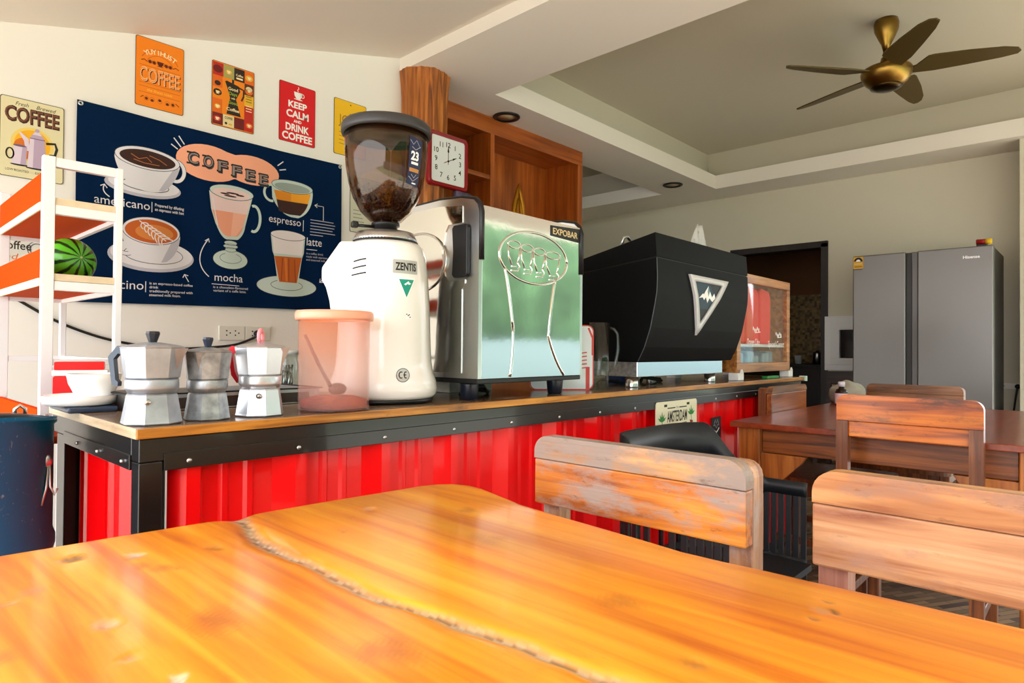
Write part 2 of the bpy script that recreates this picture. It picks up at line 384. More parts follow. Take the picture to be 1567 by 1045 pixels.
def tile_mat():
    m = bpy.data.materials.new('small_mosaic_tiles'); m.use_nodes = True; nt = m.node_tree; L = nt.links.new; b = nt.nodes['Principled BSDF']
    tc = nt.nodes.new('ShaderNodeTexCoord'); mp = nt.nodes.new('ShaderNodeMapping'); mp.inputs['Scale'].default_value = (36, 36, 36); L(tc.outputs['Object'], mp.inputs[0])
    v = nt.nodes.new('ShaderNodeTexVoronoi'); v.inputs['Scale'].default_value = 1; v.distance = 'CHEBYCHEV'; v.inputs['Randomness'].default_value = .15; L(mp.outputs[0], v.inputs['Vector'])
    r = nt.nodes.new('ShaderNodeValToRGB'); e = r.color_ramp.elements; e[0].color = (*lin((66, 50, 28)), 1); e[1].color = (*lin((170, 142, 88)), 1); L(v.outputs['Color'], r.inputs[0]); L(r.outputs[0], b.inputs['Base Color']); b.inputs['Roughness'].default_value = .35; return m
struct(B().box(8.27, 8.3, .8, 3.9, -.2, .70).obj('trim_7', tile_mat()))
k = thing('kitchen_counter', 'dark kitchen worktop seen through the doorway', 'counter', (7.95, 2.5, 0))
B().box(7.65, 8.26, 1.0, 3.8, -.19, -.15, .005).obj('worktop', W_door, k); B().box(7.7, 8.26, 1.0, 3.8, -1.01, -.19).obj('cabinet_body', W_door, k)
def simple(name, label, cat, prof, c, m, group=None, seg=20):
    return tag(B().lathe(prof, c, seg).obj(name, m), label, cat, group)
simple('steel_canister', 'small steel canister on the kitchen worktop behind the doorway', 'canister', [(0, -.149), (.05, -.149), (.05, -.02), (.045, -.01), (.02, -.005), (.02, .01), (0, .01)], (7.85, 2.42), M_steel)
simple('glass_tumbler', 'upturned tumbler beside the steel canister in the dark kitchen', 'glass', [(0, -.149), (.035, -.149), (.042, -.05), (.038, -.05), (.03, -.14), (0, -.14)], (7.8, 2.62), mat('pale_glassware', (190, 200, 195), .1))
simple('cream_bowl', 'cream bowl at the right end of the kitchen worktop', 'bowl', [(0, -.149), (.04, -.149), (.085, -.08), (.08, -.078), (.03, -.135), (0, -.135)], (7.85, 2.25), mat('cream_bowl_glaze', (206, 196, 160), .3))
b = B(); b.tube([(8.24, 2.47, .33), (8.2, 2.47, .33), (8.2, 2.47, .26)], .006); b.ball((8.2, 2.47, .2), .03, .03, .05)
tag(b.obj('hanging_ladle', M_steel), 'steel ladle hanging on the tiled kitchen wall', 'ladle')

# ------------------------------------------------------------------ outside, what the polished machines mirror
struct(B().box(-14, 16, -4.6, 12, -1.16, -1.061).obj('ground', mat('pale_concrete_yard', (206, 202, 194), .9, bump=.2, bscale=4)))
struct(B().box(-14, 34, -16, -4.6, -1.16, -1.055).obj('ground', mat('mown_lawn', (150, 164, 138), .95, bump=.3, bscale=30, var=.2, vscale=3)))
M_hedge = mat('hedge_leaves', (74, 104, 72), .85, var=.55, vscale=1.2)
def hedge(label, x0, x1, y, d, h, axis='x'):
    b = B(); rr = random.Random(int(x0*10)); ph = rr.random()*9
    def f(u, v):
        a = x0+(x1-x0)*u; t = PI*v; bump_ = .22*math.sin(a*3.1+ph+4*v)*math.sin(a*1.7+9*v)+.1*math.sin(a*9+13*v)
        r1 = d+bump_; z = -1.06+(h+bump_)*math.sin(t)**.7; yy = y-r1*math.cos(t)
        return Vector((a, yy, z)) if axis == 'x' else Vector((yy, a, z))
    b.grid(f, 90, 20); tag(b.obj('hedge', M_hedge), label, 'hedge')
hedge('tall dense green hedge along the far side of the yard', -9, 34, -12.5, 1.4, 5.6)
tag(B().box(-9, 30, -9.4, -9.2, -1.06, .25, .02).obj('mirrored_blue_block', mat('pale_blue_block', (124, 142, 148), .7)), 'low pale blue block added for the machines to mirror, in place of a car', 'wall')  # unseen block, added so the polished steel mirrors a blue band like a car
# ------------------------------------------------------------------ the orange table in front
W_table = wood('varnished_amber_wood', (212, 104, 6), (240, 148, 18), (252, 178, 44), .32, .4, 1, .55, attr='wear', bump=.1, specks=.25)
tb = thing('dining_table', 'large glossy amber wooden table with a long grey crack, in the foreground', 'table', (.3, .1, 0))
def table_top():
    ys = [-.75, .054, .141, .243, .30, .343, .40, .465, .574, .64, .717, .80, .85, .885, .915, .932, .940]
    xs = [.78, .771, .768, .762, .761, .757, .756, .765, .776, .782, .792, .815, .828, .830, .818, .795, .765]
    tx = [-.2, .149, .266, .411, .575, .70, .785, .84]; ty = [1.03, .997, .986, .968, .956, .943, .936, .931]
    nu, nv = 210, 330
    u = np.linspace(0, 1, nu+1); v = 1-(1-np.linspace(0, 1, nv+1))**1.0
    v = np.where(v < .3, v*1.6, .48+(v-.3)*(.52/.7))
    U, V = np.meshgrid(u, v, indexing='ij')
    yt0 = .94; Yn = -.75+(yt0+.75)*V; xr = np.interp(Yn, ys, xs); X = -.2+(xr+.2)*U
    Y = -.75+(np.interp(X, tx, ty)+.75)*V
    cr = np.array([(.428, .985), (.418, .90), (.400, .831), (.395, .740), (.398, .660), (.395, .575), (.403, .510), (.409, .443), (.419, .373), (.424, .326), (.426, .288), (.43, .18), (.42, -.1), (.43, -.75)])
    D = np.full(X.shape, 9.)
    jit = .0028*np.sin(Y*23+1)+.0012*np.sin(Y*57+2)+.0006*np.sin(Y*131)
    for (ax, ay), (bx, by) in zip(cr, cr[1:]):
        dx, dy = bx-ax, by-ay; t = np.clip(((X+jit-ax)*dx+(Y-ay)*dy)/(dx*dx+dy*dy), 0, 1)
        D = np.minimum(D, np.hypot(X+jit-ax-t*dx, Y-ay-t*dy))
    w = np.interp(Y, [-.75, .3, .5, .75, .9, 1.0], [.0085, .009, .009, .010, .014, .020])*(1+.18*np.sin(Y*33)+.1*np.sin(Y*71+1))
    g = np.exp(-(D/w)**2); Z = -.26 - .0055*g + .0012*np.sin(X*5+1)*np.sin(Y*4)
    col = np.zeros((*X.shape, 4)); col[..., :3] = lin((176, 146, 112)); 
    core = (D < w*.3) & (np.sin(Y*41)+np.sin(Y*97) > -.6); col[core, :3] = lin((132, 100, 72)); streak = (np.sin(Y*170+X*400) > .55) & (D < w*.9); col[streak, :3] = lin((196, 176, 146))
    col[..., 3] = np.clip(1.25-D/w, 0, 1)*.92
    rs_ = np.random.RandomState(4)
    scars = [(.206, .924, .012, (70, 56, 48)), (.264, .874, .011, (196, 176, 160)), (.151, .833, .014, (166, 130, 92)), (.129, .806, .009, (176, 140, 100)), (.179, .682, .012, (205, 170, 130)),
             (.174, .594, .006, (170, 130, 96)), (.194, .530, .0085, (238, 226, 206)), (.102, .661, .016, (150, 100, 50)), (.50, .786, .005, (150, 120, 100)), (.343, .84, .012, (150, 84, 24)),
             (.274, .803, .016, (168, 92, 22)), (.259, .835, .013, (160, 88, 22)), (.710, .206, .007, (96, 66, 40)), (.683, .203, .009, (170, 136, 104)), (.690, .197, .006, (88, 60, 40)), (.655, .205, .005, (120, 84, 50)),
             (.62, .62, .02, (176, 98, 24)), (.70, .75, .016, (170, 94, 22)), (.56, .36, .02, (180, 100, 24)), (.5, .25, .012, (170, 96, 24)), (.60, .86, .011, (184, 106, 34)), (.33, .46, .03, (190, 106, 26)), (.25, .62, .03, (190, 104, 24))]
    for x, y, r, c in scars:
        for k in range(3):
            ox, oy = rs_.uniform(-.6, .6, 2)*r; rr = r*rs_.uniform(.35, .8); ang = rs_.uniform(-.6, .6)
            a = (X-x-ox)*math.cos(ang)+(Y-y-oy)*math.sin(ang); b_ = -(X-x-ox)*math.sin(ang)+(Y-y-oy)*math.cos(ang)
            d = np.hypot(a/rr, b_/(rr*1.7))+.25*np.sin(X*900+k)*np.sin(Y*700)
            m_ = np.clip(1.2-d, 0, 1)*(.85 if c[0] > 180 or c[0] < 130 else .55)
            sel = m_ > col[..., 3]; col[sel, :3] = lin(c); col[..., 3] = np.maximum(col[..., 3], m_)
            Z -= .0012*m_*(r < .013)
    V0 = np.stack([X-.3, Y-.1, Z+EYE], -1).reshape(-1, 3); idx = np.arange((nu+1)*(nv+1)).reshape(nu+1, nv+1)
    F = np.stack([idx[:-1, :-1], idx[1:, :-1], idx[1:, 1:], idx[:-1, 1:]], -1).reshape(-1, 4).tolist()
    # rounded rim and underside
    rim = list(idx[:, 0])+list(idx[-1, 1:])+list(idx[-2::-1, -1])+list(idx[0, -2:0:-1]); c0 = V0.mean(0); VV = [V0]; n0 = len(V0); prev = rim; m = len(rim)
    rv = V0[rim]; t = np.roll(rv, -1, 0)-np.roll(rv, 1, 0); nn = np.stack([t[:, 1], -t[:, 0]], 1); nn /= np.linalg.norm(nn, axis=1)[:, None]
    nxt = n0
    for off, dz in ((.005, -.0025), (.008, -.009), (.006, -.03), (0, -.048)):
        q = rv.copy(); q[:, :2] += nn*off; q[:, 2] = rv[:, 2]+dz; VV.append(q); cur = list(range(nxt, nxt+m)); nxt += m
        F += [[prev[i], cur[i], cur[(i+1) % m], prev[(i+1) % m]] for i in range(m)]; prev = cur
    F.append(prev[::-1]); P = np.concatenate(VV)
    me = bpy.data.meshes.new('tabletop'); me.from_pydata(P.tolist(), [], F); me.polygons.foreach_set('use_smooth', [True]*len(me.polygons))
    ca_ = me.color_attributes.new('wear', 'FLOAT_COLOR', 'POINT'); cc = np.zeros((len(P), 4), np.float32); cc[:n0] = col.reshape(-1, 4); ca_.data.foreach_set('color', cc.ravel())
    me.materials.append(W_table); bm = bmesh.new(); bm.from_mesh(me); bmesh.ops.recalc_face_normals(bm, faces=bm.faces[:]); bm.to_mesh(me); bm.free()
    o = bpy.data.objects.new('tabletop', me); COL.objects.link(o); o.parent = tb; return o
table_top()
W_leg = wood('dull_brown_wood', (92, 48, 18), (140, 78, 30), (172, 104, 44), .5, .1, 2, .8)
for x in (-.08, .64):
    for y in (-.6, .78): B().box(x, x+.075, y, y+.075, -1.01, -.30, .006).obj('leg', W_leg, tb)
for a in ((-.05, .69, .80, .83), (-.05, .69, -.585, -.555)): B().box(a[0], a[1], a[2], a[3], -.42, -.306, .004).obj('apron', W_leg, tb)
for x in (-.06, .66): B().box(x, x+.03, -.53, .79, -.42, -.306, .004).obj('apron', W_leg, tb)

# ------------------------------------------------------------------ wooden chairs
def chair(name, label, loc, rz, w, top, rail_h, board_h, mats, front=True, rail_front=True, corner=.03, seat_rz=0, group=None, post_top=None):
    """local frame: back plane y=0, seat towards +y, heights above the floor; front: boards nailed on the seat side of the posts"""
    mr, mb, mp, ms = mats; t = thing(name, label, 'chair', loc, rz, group); h = w/2; ya, yb = (.0, .028) if front else (-.012, .016)
    B().prism(rrect(-h, h, top-rail_h, top, corner, 6, (0, 0, 1, 1)), ya, yb).obj('top_rail', mr, t, 'local')
    if front: B().box(-h, h, ya+.001, yb-.001, top-rail_h-board_h, top-rail_h-.0015, .003).obj('back_board', mb, t, 'local')
    else: B().box(-h+.036, h-.036, -.006, .010, top-rail_h-board_h, top-rail_h-.002, .003).obj('back_board', mb, t, 'local')
    pt = top-.006 if front else top-rail_h-.001
    py = (-.036, -.0005) if front else (-.018, .018)
    for s in (-1, 1):
        a, b_ = sorted((s*h, s*(h-.037)))
        pr = rrect(a, b_, 0, pt, .022, 4, (0, 0, s > 0, s < 0)) if front else [(a, 0), (b_, 0), (b_, pt), (a, pt)]
        B().prism(pr, *py).obj('leg', mp, t, 'local')
        a2, b2 = sorted((s*(h-.005), s*(h-.045))); B().box(a2, b2, .37, .41, 0, .425, .004).obj('leg', mp, t, 'local')
        a3, b3 = sorted((s*(h-.012), s*(h-.032))); B().box(a3, b3, .018, .37, .375, .424, .003).obj('seat_rail', mp, t, 'local'); B().box(a3, b3, .018, .37, .16, .19, .003).obj('stretcher', mp, t, 'local')
    B().box(-h+.037, h-.037, -.01, .012, .375, .424, .003).obj('seat_rail', mp, t, 'local'); B().box(-h+.045, h-.045, .38, .40, .375, .424, .003).obj('seat_rail', mp, t, 'local')
    B().prism(rrect(-h-.003, h+.003, .019, .44, .04, 5, (0, 0, 1, 1)), .4245, .452, 'z').obj('seat', ms, t, 'local')
    return t
W_worn = wood('worn_grey_orange_wood', (140, 66, 8), (206, 118, 26), (228, 154, 62), .5, .05, 0, 1.0, worn=(158, 136, 122), worn_amt=.5, bump=.6, specks=.9)
W_worn_r = wood('worn_grey_rail_wood', (150, 96, 50), (196, 146, 92), (214, 176, 128), .55, .05, 0, 1.0, worn=(146, 130, 118), worn_amt=.68, bump=.6, specks=.9)
W_wornp = wood('worn_post_wood', (130, 84, 60), (180, 134, 100), (206, 168, 134), .55, .05, 2, 1.0, worn=(178, 160, 150), worn_amt=.5, bump=.5)
W_pink = wood('pale_pinkish_wood', (150, 84, 46), (206, 150, 104), (228, 186, 142), .5, .1, 0, .8, worn=(166, 122, 100), worn_amt=.42, bump=.3)
W_pinkr = wood('pale_tan_rail_wood', (150, 82, 34), (206, 146, 88), (228, 180, 124), .45, .1, 0, .8, bump=.4, worn=(150, 110, 86), worn_amt=.22, specks=.8)
W_or2 = wood('bright_orange_old_wood', (132, 54, 2), (206, 104, 8), (232, 134, 22), .32, .3, 0, .8, worn=(96, 48, 14), worn_amt=.2, bump=.3, specks=.9)
W_br = wood('mid_brown_wood', (84, 42, 18), (128, 70, 32), (160, 96, 48), .4, .25, 2, .9)
W_brh = wood('mid_brown_wood_rail', (96, 58, 32), (150, 98, 58), (184, 136, 92), .45, .2, 0, .8, worn=(120, 84, 60), worn_amt=.4)
W_dk = wood('dark_brown_wood', (30, 14, 7), (52, 26, 12), (72, 38, 18), .45, .05, 0, .8)
chair('wooden_chair', 'worn grey and orange wooden chair pushed up to the amber table beside the red counter', (.930, .576, 0), PI/2, .402, .850, .042, .084, (W_worn_r, W_worn, W_wornp, W_worn))
chair('wooden_chair', 'pale pinkish tan wooden chair at the near right side of the amber table', (.930, .071, 0), PI/2, .428, .852, .044, .084, (W_pinkr, W_pink, wood('pinkish_post_wood', (150, 92, 76), (190, 134, 116), (206, 156, 136), .5, .1, 2, .9), W_pink))
chair('wooden_chair', 'bright orange slim-posted wooden chair, back turned, at the near side of the red-brown table', (2.40, .467, 0), -PI/2, .414, .862, .088, .055, (W_or2, W_or2, W_br, W_dk), front=False)
chair('wooden_chair', 'brown wooden chair on the fridge side of the red-brown table, only its rail showing', (4.02, .745, 0), PI/2, .452, .832, .045, .08, (W_brh, W_brh, W_br, W_br))
chair('wooden_chair', 'brown wooden chair between the counter end and the left end of the red-brown table', (3.14, 1.118, 0), PI, .46, .846, .03, .11, (W_brh, wood('mid_brown_board', (110, 56, 22), (160, 88, 36), (190, 116, 56), .35, .3, 0, .8), W_br, W_br))
chair('wooden_chair', 'dark brown wooden chair against the far wall below the white frame, left of the fridge', (6.2, 1.655, 0), PI/2, .35, .832, .10, .02, (W_dk, W_dk, W_dk, W_dk), front=False, corner=.02)

# ------------------------------------------------------------------ red-brown table further back
W_apron = wood('brown_apron_wood', (84, 40, 10), (134, 70, 22), (170, 98, 38), .4, .2, 1, .9)
W_redtop = wood('red_brown_laminate', (118, 42, 14), (138, 54, 20), (152, 64, 26), .28, .3, 0, .5, bump=.03)
W_rleg = wood('amber_brown_leg_wood', (128, 66, 20), (176, 100, 36), (204, 128, 54), .4, .25, 2, .8)
t2 = thing('dining_table', 'red-brown table with thick wooden legs between the counter end and the fridge', 'table', (3.18, .6, 0))
B().box(2.45, 3.92, .08, 1.085, -.302, -.28, .003).obj('tabletop', W_redtop, t2)
for x in (2.50, 3.78):
    for y in (.10, .985): B().box(x, x+.075, y, y+.085, -1.01, -.3025, .004).obj('leg', W_rleg, t2)
B().box(2.525, 2.55, .186, .984, -.40, -.3025, .003).obj('apron', W_apron, t2); B().box(3.805, 3.83, .186, .984, -.40, -.3025, .003).obj('apron', W_apron, t2)
for y in (.13, 1.02): B().box(2.576, 3.779, y, y+.025, -.40, -.3025, .003).obj('apron', W_br, t2)
for y0, sg in ((.984, -1), (.186, 1)):
    B().prism([(y0, -.401), (y0+sg*.17, -.401), (y0+sg*.15, -.43), (y0+sg*.02, -.56), (y0, -.56)], 2.512, 2.536, 'x').obj('corner_brace', W_rleg, t2)

# ------------------------------------------------------------------ black slotted tub chair
M_tub = mat('black_moulded_plastic', (22, 26, 32), .42)
tc_ = thing('tub_chair', 'black plastic tub chair with slotted sides between the red counter and the amber table', 'chair', (1.85, .82, 0))
def tubp(t):             # plan outline from the near arm round the back to the far arm, t 0..1
    if t < .2: f = t/.2; return Vector((-.285, -.13+.15*f, 0))
    if t > .8: f = (t-.8)/.2; return Vector((.285, .02-.15*f, 0))
    q = PI-(t-.2)/.6*PI; c_, s_ = math.cos(q), max(0, math.sin(q)); return Vector((.285*math.copysign(abs(c_)**.55, c_), .02+.25*s_**.55, 0))
def tubtop(t):
    k = min(1, max(0, (.33-abs(t-.5))/.15)); k = k*k*(3-2*k); return .588+.169*k
def tubdep(t):
    k = min(1, max(0, (.33-abs(t-.5))/.15)); return .045+.095*k
def band(z0, z1, th=.012):
    b = B(); n = 72; V = []
    for i in range(n+1):
        t = i/n; p = tubp(t); q = tubp(min(1, t+.004))-tubp(max(0, t-.004)); nn = Vector((q.y, -q.x, 0)).normalized()*th/2
        a, c = z0(t), z1(t); V.append([b.bm.verts.new(w) for w in (p+nn+Vector((0, 0, a)), p-nn+Vector((0, 0, a)), p-nn+Vector((0, 0, c)), p+nn+Vector((0, 0, c)))])
    for A, C in zip(V, V[1:]):
        for k in range(4): b.bm.faces.new((A[k], A[(k+1) % 4], C[(k+1) % 4], C[k]))
    b.bm.faces.new(V[0]); b.bm.faces.new(V[-1][::-1])
    for f in b.bm.faces: f.smooth = True
    return b
band(lambda t: tubtop(t)-tubdep(t), tubtop).obj('backrest', M_tub, tc_, 'local')
band(lambda t: .255, lambda t: .345).obj('shell', M_tub, tc_, 'local')
sl = None
for i in range(32):
    t = .012+.976*i/31; p = tubp(t); q = tubp(min(1, t+.004))-tubp(max(0, t-.004)); nn = Vector((q.y, -q.x, 0)).normalized()
    M = Matrix.Translation((p.x, p.y, 0)) @ Matrix.Rotation(math.atan2(q.y, q.x), 4, 'Z'); zt = tubtop(t)-tubdep(t)+.005
    B().box(-.008, .008, -.004, .004, .34, zt, M=M).obj('slat', M_tub, tc_, 'local')
B().prism([(-.27, -.15), (.27, -.15), (.285, .02), (.22, .18), (.1, .245), (-.1, .245), (-.22, .18), (-.285, .02)], .318, .338, 'z').obj('seat', M_tub, tc_, 'local')
for sx in (-1, 1):
    for sy in (-1, 1):
        B().tube([(sx*.24, sy*.12+.03, .317), (sx*.27, sy*.155+.03, 0)], [.022, .015], 10).obj('leg', M_tub, tc_, 'local')

# ------------------------------------------------------------------ red counter: frame, corrugated panels, worktop
ct = thing('bar_counter', 'long bar counter with black steel frame and red corrugated panels', 'counter', (1.99, 1.5, 0))
CX0, CX1, CY0, CY1 = .362, 3.60, 1.195, 1.80
def fr(*a, name='frame_bar', bev=.002): return B().box(*a, bev).obj(name, M_blackmetal, ct)
fr(CX0, CX0+.038, CY0, CY0+.04, -1.01, -.2, name='post'); fr(CX0, CX0+.03, 1.69, 1.757, -1.01, -.2, name='post'); fr(CX1-.04, CX1, CY0, CY0+.04, -1.01, -.2, name='post'); fr(CX1-.04, CX1, CY1-.04, CY1, -1.01, -.2, name='post')
fr(CX0, CX1, CY0, CY0+.04, -.1995, -.1585, name='top_bar'); fr(CX0, CX0+.038, CY0+.0405, CY1, -.1995, -.1585, name='side_bar'); fr(CX1-.04, CX1, CY0+.0405, CY1, -.1995, -.1585, name='side_bar')
fr(CX0+.038, CX1, CY0+.002, CY0+.04, -1.0, -.95, name='bottom_bar'); fr(CX0+.002, CX0+.03, CY0+.04, CY1-.1, -1.0, -.95, name='bottom_bar')
fr(CX0+.0385, CX1-.04, CY0-.003, CY0+.004, -.2165, -.186, name='clamp_strip', bev=.001); fr(CX0+.0385, CX0+.0415, CY0+.0, CY0+.012, -.95, -.187, name='edge_lip', bev=.0005)
fr(CX0-.003, CX0+.003, CY0+.041, 1.689, -.216, -.190, name='side_strip', bev=.001)
for i in range(15):
    x = .442+.2112*i
    if x < CX1-.05: B().lathe([(0, -.006), (.0035, -.005), (.0045, -.0015), (.0045, .001), (0, .001)], seg=12, M=Matrix.Translation((x, CY0-.003, -.2035)) @ Matrix.Rotation(-PI/2, 4, 'X') @ Matrix.Scale(-1, 4, (0, 0, 1))).obj('rivet', M_screw, ct)
for y in (1.27, 1.42, 1.57): B().lathe([(0, -.006), (.0035, -.005), (.0045, -.0015), (.0045, .001), (0, .001)], seg=12, M=Matrix.Translation((CX0-.0035, y, -.204)) @ Matrix.Rotation(-PI/2, 4, 'Y') @ Matrix.Scale(-1, 4, (0, 0, 1)) @ Matrix.Scale(.8, 4)).obj('rivet', M_screw, ct)
def corr(p0, p1, pitch=.2112, start=0, depth=.022):
    """trapezoid ribs with two small ribs between, as (along, inward) points"""
    pts = []; a = p0+start-pitch
    prof = [(0, 1), (.040, 0), (.064, 0), (.076, 1), (.104, 1), (.110, .72), (.120, .72), (.126, 1), (.152, 1), (.158, .72), (.168, .72), (.174, 1)]
    while a < p1:
        for d, k in prof:
            x = a+d*pitch/.2112
            if p0 < x < p1: pts.append((x, k*depth))
        a += pitch
    return [(p0, depth)]+pts+[(p1, depth)]
def sheet(pts, along, base, z0, z1):
    b = B(); b.mi = 0
    for (a, d), (c, e) in zip(pts, pts[1:]):
        if along == 'x': q = [(a, base+d, z0), (c, base+e, z0), (c, base+e, z1), (a, base+d, z1)]; 
        else: q = [(base+d, a, z0), (base+e, c, z0), (base+e, c, z1), (base+d, a, z1)]
        f = b.face(q); 
    bmesh.ops.remove_doubles(b.bm, verts=b.bm.verts[:], dist=1e-5); r = bmesh.ops.solidify(b.bm, geom=b.bm.faces[:], thickness=.0008); return b
sheet(corr(CX0+.055, CX1-.041, start=-.015), 'x', CY0+.009, -.949, -.2).obj('red_panel', M_redp, ct)
sheet(corr(CY0+.042, 1.688, start=.055), 'y', CX0+.010, -.949, -.2).obj('red_panel', M_redp, ct)
W_edge = wood('worktop_edge_wood', (128, 76, 16), (186, 122, 34), (206, 146, 54), .45, .15, 0, 1.2, worn=(110, 70, 26), worn_amt=.2)
W_top = wood('worktop_surface', (92, 70, 52), (130, 106, 84), (160, 136, 112), .25, .4, 0, .8, worn=(172, 154, 134), worn_amt=.25, bump=.1)
W_side = wood('light_washed_worktop_end', (168, 144, 112), (200, 180, 150), (220, 204, 178), .5, .1, 1, 1.2)  # wood colour paled for the strong side light that washes out this end
wt = thing('worktop', 'long dark varnished wooden worktop with an ochre front edge on the bar counter', 'worktop', (1.99, 1.5, .852))
B().box(.357, 3.63, 1.196, 1.803, -.158, -.1402, .001).obj('board', W_top, wt)
B().box(.356, 3.63, 1.187, 1.1965, -.158, -.1405, .0015).obj('front_edging', W_edge, wt)
B().box(.3545, .357, 1.19, 1.803, -.158, -.1403, .0008).obj('end_edging', W_side, wt)
B().box(3.6305, 3.66, 1.18, 1.215, -.163, -.135, .002).obj('edge_cap', mat('pale_green_plastic', (196, 220, 200), .5), wt)

# ------------------------------------------------------------------ tree-trunk column, cupboard, fan, lights
lg = B(); rl = random.Random(5)
def logf(u, v):
    a = 2*PI*u; z = -1.01+2.60*v; k = max(0, (v-.93)/.07)
    r = .129+.006*math.sin(2*a+z*1.3)+.004*math.sin(5*a+z*3)+.003*math.sin(11*a+z*5+1)+.012*k*k+.0025*math.sin(23*a+2*math.sin(z*4))
    kn = math.hypot(((a-3.98+PI) % (2*PI)-PI)*.13, z-1.17); r += .012*math.exp(-(kn/.035)**2)-.010*math.exp(-(kn/.014)**2)
    return Vector((2.355+r*math.cos(a), 2.90+r*math.sin(a), z))
lg.grid(logf, 120, 130)
tag(lg.obj('log_column', wood('bark_stripped_log', (92, 44, 10), (164, 92, 26), (204, 132, 56), .5, .1, 2, .7, bump=.9, specks=.8)), 'brown tree-trunk column with a knot between the wall and the cupboard', 'column')
W_cup = wood('orange_plywood', (146, 70, 20), (178, 92, 30), (196, 110, 44), .38, .2, 0, .5, bump=.05)
W_cupd = wood('orange_plywood_upright', (146, 70, 20), (178, 92, 30), (196, 110, 44), .38, .2, 2, .5, bump=.05)
cb = thing('cupboard', 'tall open orange plywood shelving unit behind the log column and machines', 'cupboard', (3.3, 3.23, 0))
B().box(2.44, 4.118, 3.06, 3.085, 1.475, 1.588, .001).obj('header_board', W_cup, cb)
B().box(2.44, 2.465, 3.062, 3.40, -1.01, 1.587).obj('side_panel', W_cupd, cb); B().box(4.06, 4.118, 3.0855, 3.40, -1.01, 1.587, .001).obj('side_panel', W_cupd, cb)
B().box(3.07, 3.108, 3.0855, 3.395, -1.01, 1.5, .001).obj('divider', W_cupd, cb); B().box(4.06, 4.118, 3.06, 3.0852, -1.01, 1.4745, .001).obj('stile', W_cupd, cb); B().box(3.07, 3.108, 3.0605, 3.0852, -1.01, 1.4745, .001).obj('stile', W_cupd, cb)
B().box(2.4655, 3.0695, 3.065, 3.395, 1.16, 1.19, .001).obj('shelf', W_cup, cb); B().box(3.1085, 4.0595, 3.066, 3.395, .78, .81, .001).obj('shelf', W_cup, cb); B().box(2.4655, 3.0695, 3.065, 3.395, .62, .65, .001).obj('shelf', W_cup, cb)
B().box(2.44, 4.118, 3.4005, 3.415, -1.01, 1.587).obj('back_panel', W_cupd, cb); B().box(2.4655, 4.0595, 3.0855, 3.40, 1.50, 1.53).obj('top_panel', W_cup, cb)
b = B(); Mb = Matrix.Translation((2.80, 3.13, 1.1905)) @ Matrix.Rotation(-.42, 4, 'Y')
b.box(0, .022, 0, .15, .0, .23, .002, M=Mb); tag(b.obj('book', mat('brown_book_cover', (120, 72, 44), .6)), 'thin brown book leaning on the upper left cupboard shelf', 'book')
# golden praying-hands figurine
fg = B(); Mg = mat('gold_paint', (196, 136, 30), .35, .6)
for sgn in (-1, 1):
    fg.tube([(3.5+sgn*.055, 3.19, .83), (3.5+sgn*.065, 3.19, .95), (3.5+sgn*.045, 3.19, 1.08), (3.5+sgn*.018, 3.19, 1.17), (3.5, 3.19, 1.235)], [.014, .018, .016, .012, .003], 8)
    fg.tube([(3.5+sgn*.02, 3.185, .83), (3.5+sgn*.03, 3.182, .95), (3.5+sgn*.018, 3.185, 1.06), (3.5, 3.19, 1.13)], [.012, .014, .011, .004], 8)
fg.lathe([(0, .81), (.08, .81), (.08, .825), (.05, .835), (0, .84)], (3.5, 3.19), 20)
tag(fg.obj('figurine', Mg), 'golden pointed leaf-shaped figurine standing in the right cupboard bay', 'figurine')
M_brass = mat('antique_brass', (138, 108, 50), .32, 1); M_blade = mat('bronze_blade', (84, 68, 30), .5, .3)
fn = thing('ceiling_fan', 'antique brass ceiling fan with five bronze blades under the tray ceiling', 'ceiling fan', (4.3, .94, 2.55)); fc = (4.3, .94)
B().lathe([(0, 1.99), (.062, 1.99), (.068, 1.965), (.064, 1.93), (.045, 1.885), (.026, 1.845), (.017, 1.80), (0, 1.80)], fc, 32).obj('canopy', M_brass, fn)
B().lathe([(0, 1.82), (.0135, 1.82), (.0135, 1.75), (0, 1.75)], fc, 16).obj('rod', M_brass, fn)
B().lathe([(0, 1.765), (.028, 1.765), (.036, 1.735), (.06, 1.712), (.13, 1.695), (.138, 1.68), (.134, 1.655), (.115, 1.62), (.085, 1.592), (.05, 1.578), (0, 1.573)], fc, 40).obj('motor_housing', M_brass, fn)
B().lathe([(.082, 1.593), (.086, 1.586), (.05, 1.571), (0, 1.567)], fc, 32).obj('light_cap', mat('dark_bronze', (60, 44, 22), .3, 1), fn)
for i, ang in enumerate((-4, 68, 140, 212, 284)):
    M = Matrix.Translation((4.3, .94, 1.672)) @ Matrix.Rotation(math.radians(ang), 4, 'Z') @ Matrix.Rotation(math.radians(-13), 4, 'X')
    out = [(.10, -.015), (.15, -.03), (.205, -.098), (.235, -.102), (.40, -.084), (.56, -.055), (.625, -.028), (.642, .0), (.63, .022), (.56, .034), (.40, .042), (.24, .046), (.10, .03)]
    b = B(); b.prism(out, -.004, .004, 'z', M=M); b.obj('blade', M_blade, fn)
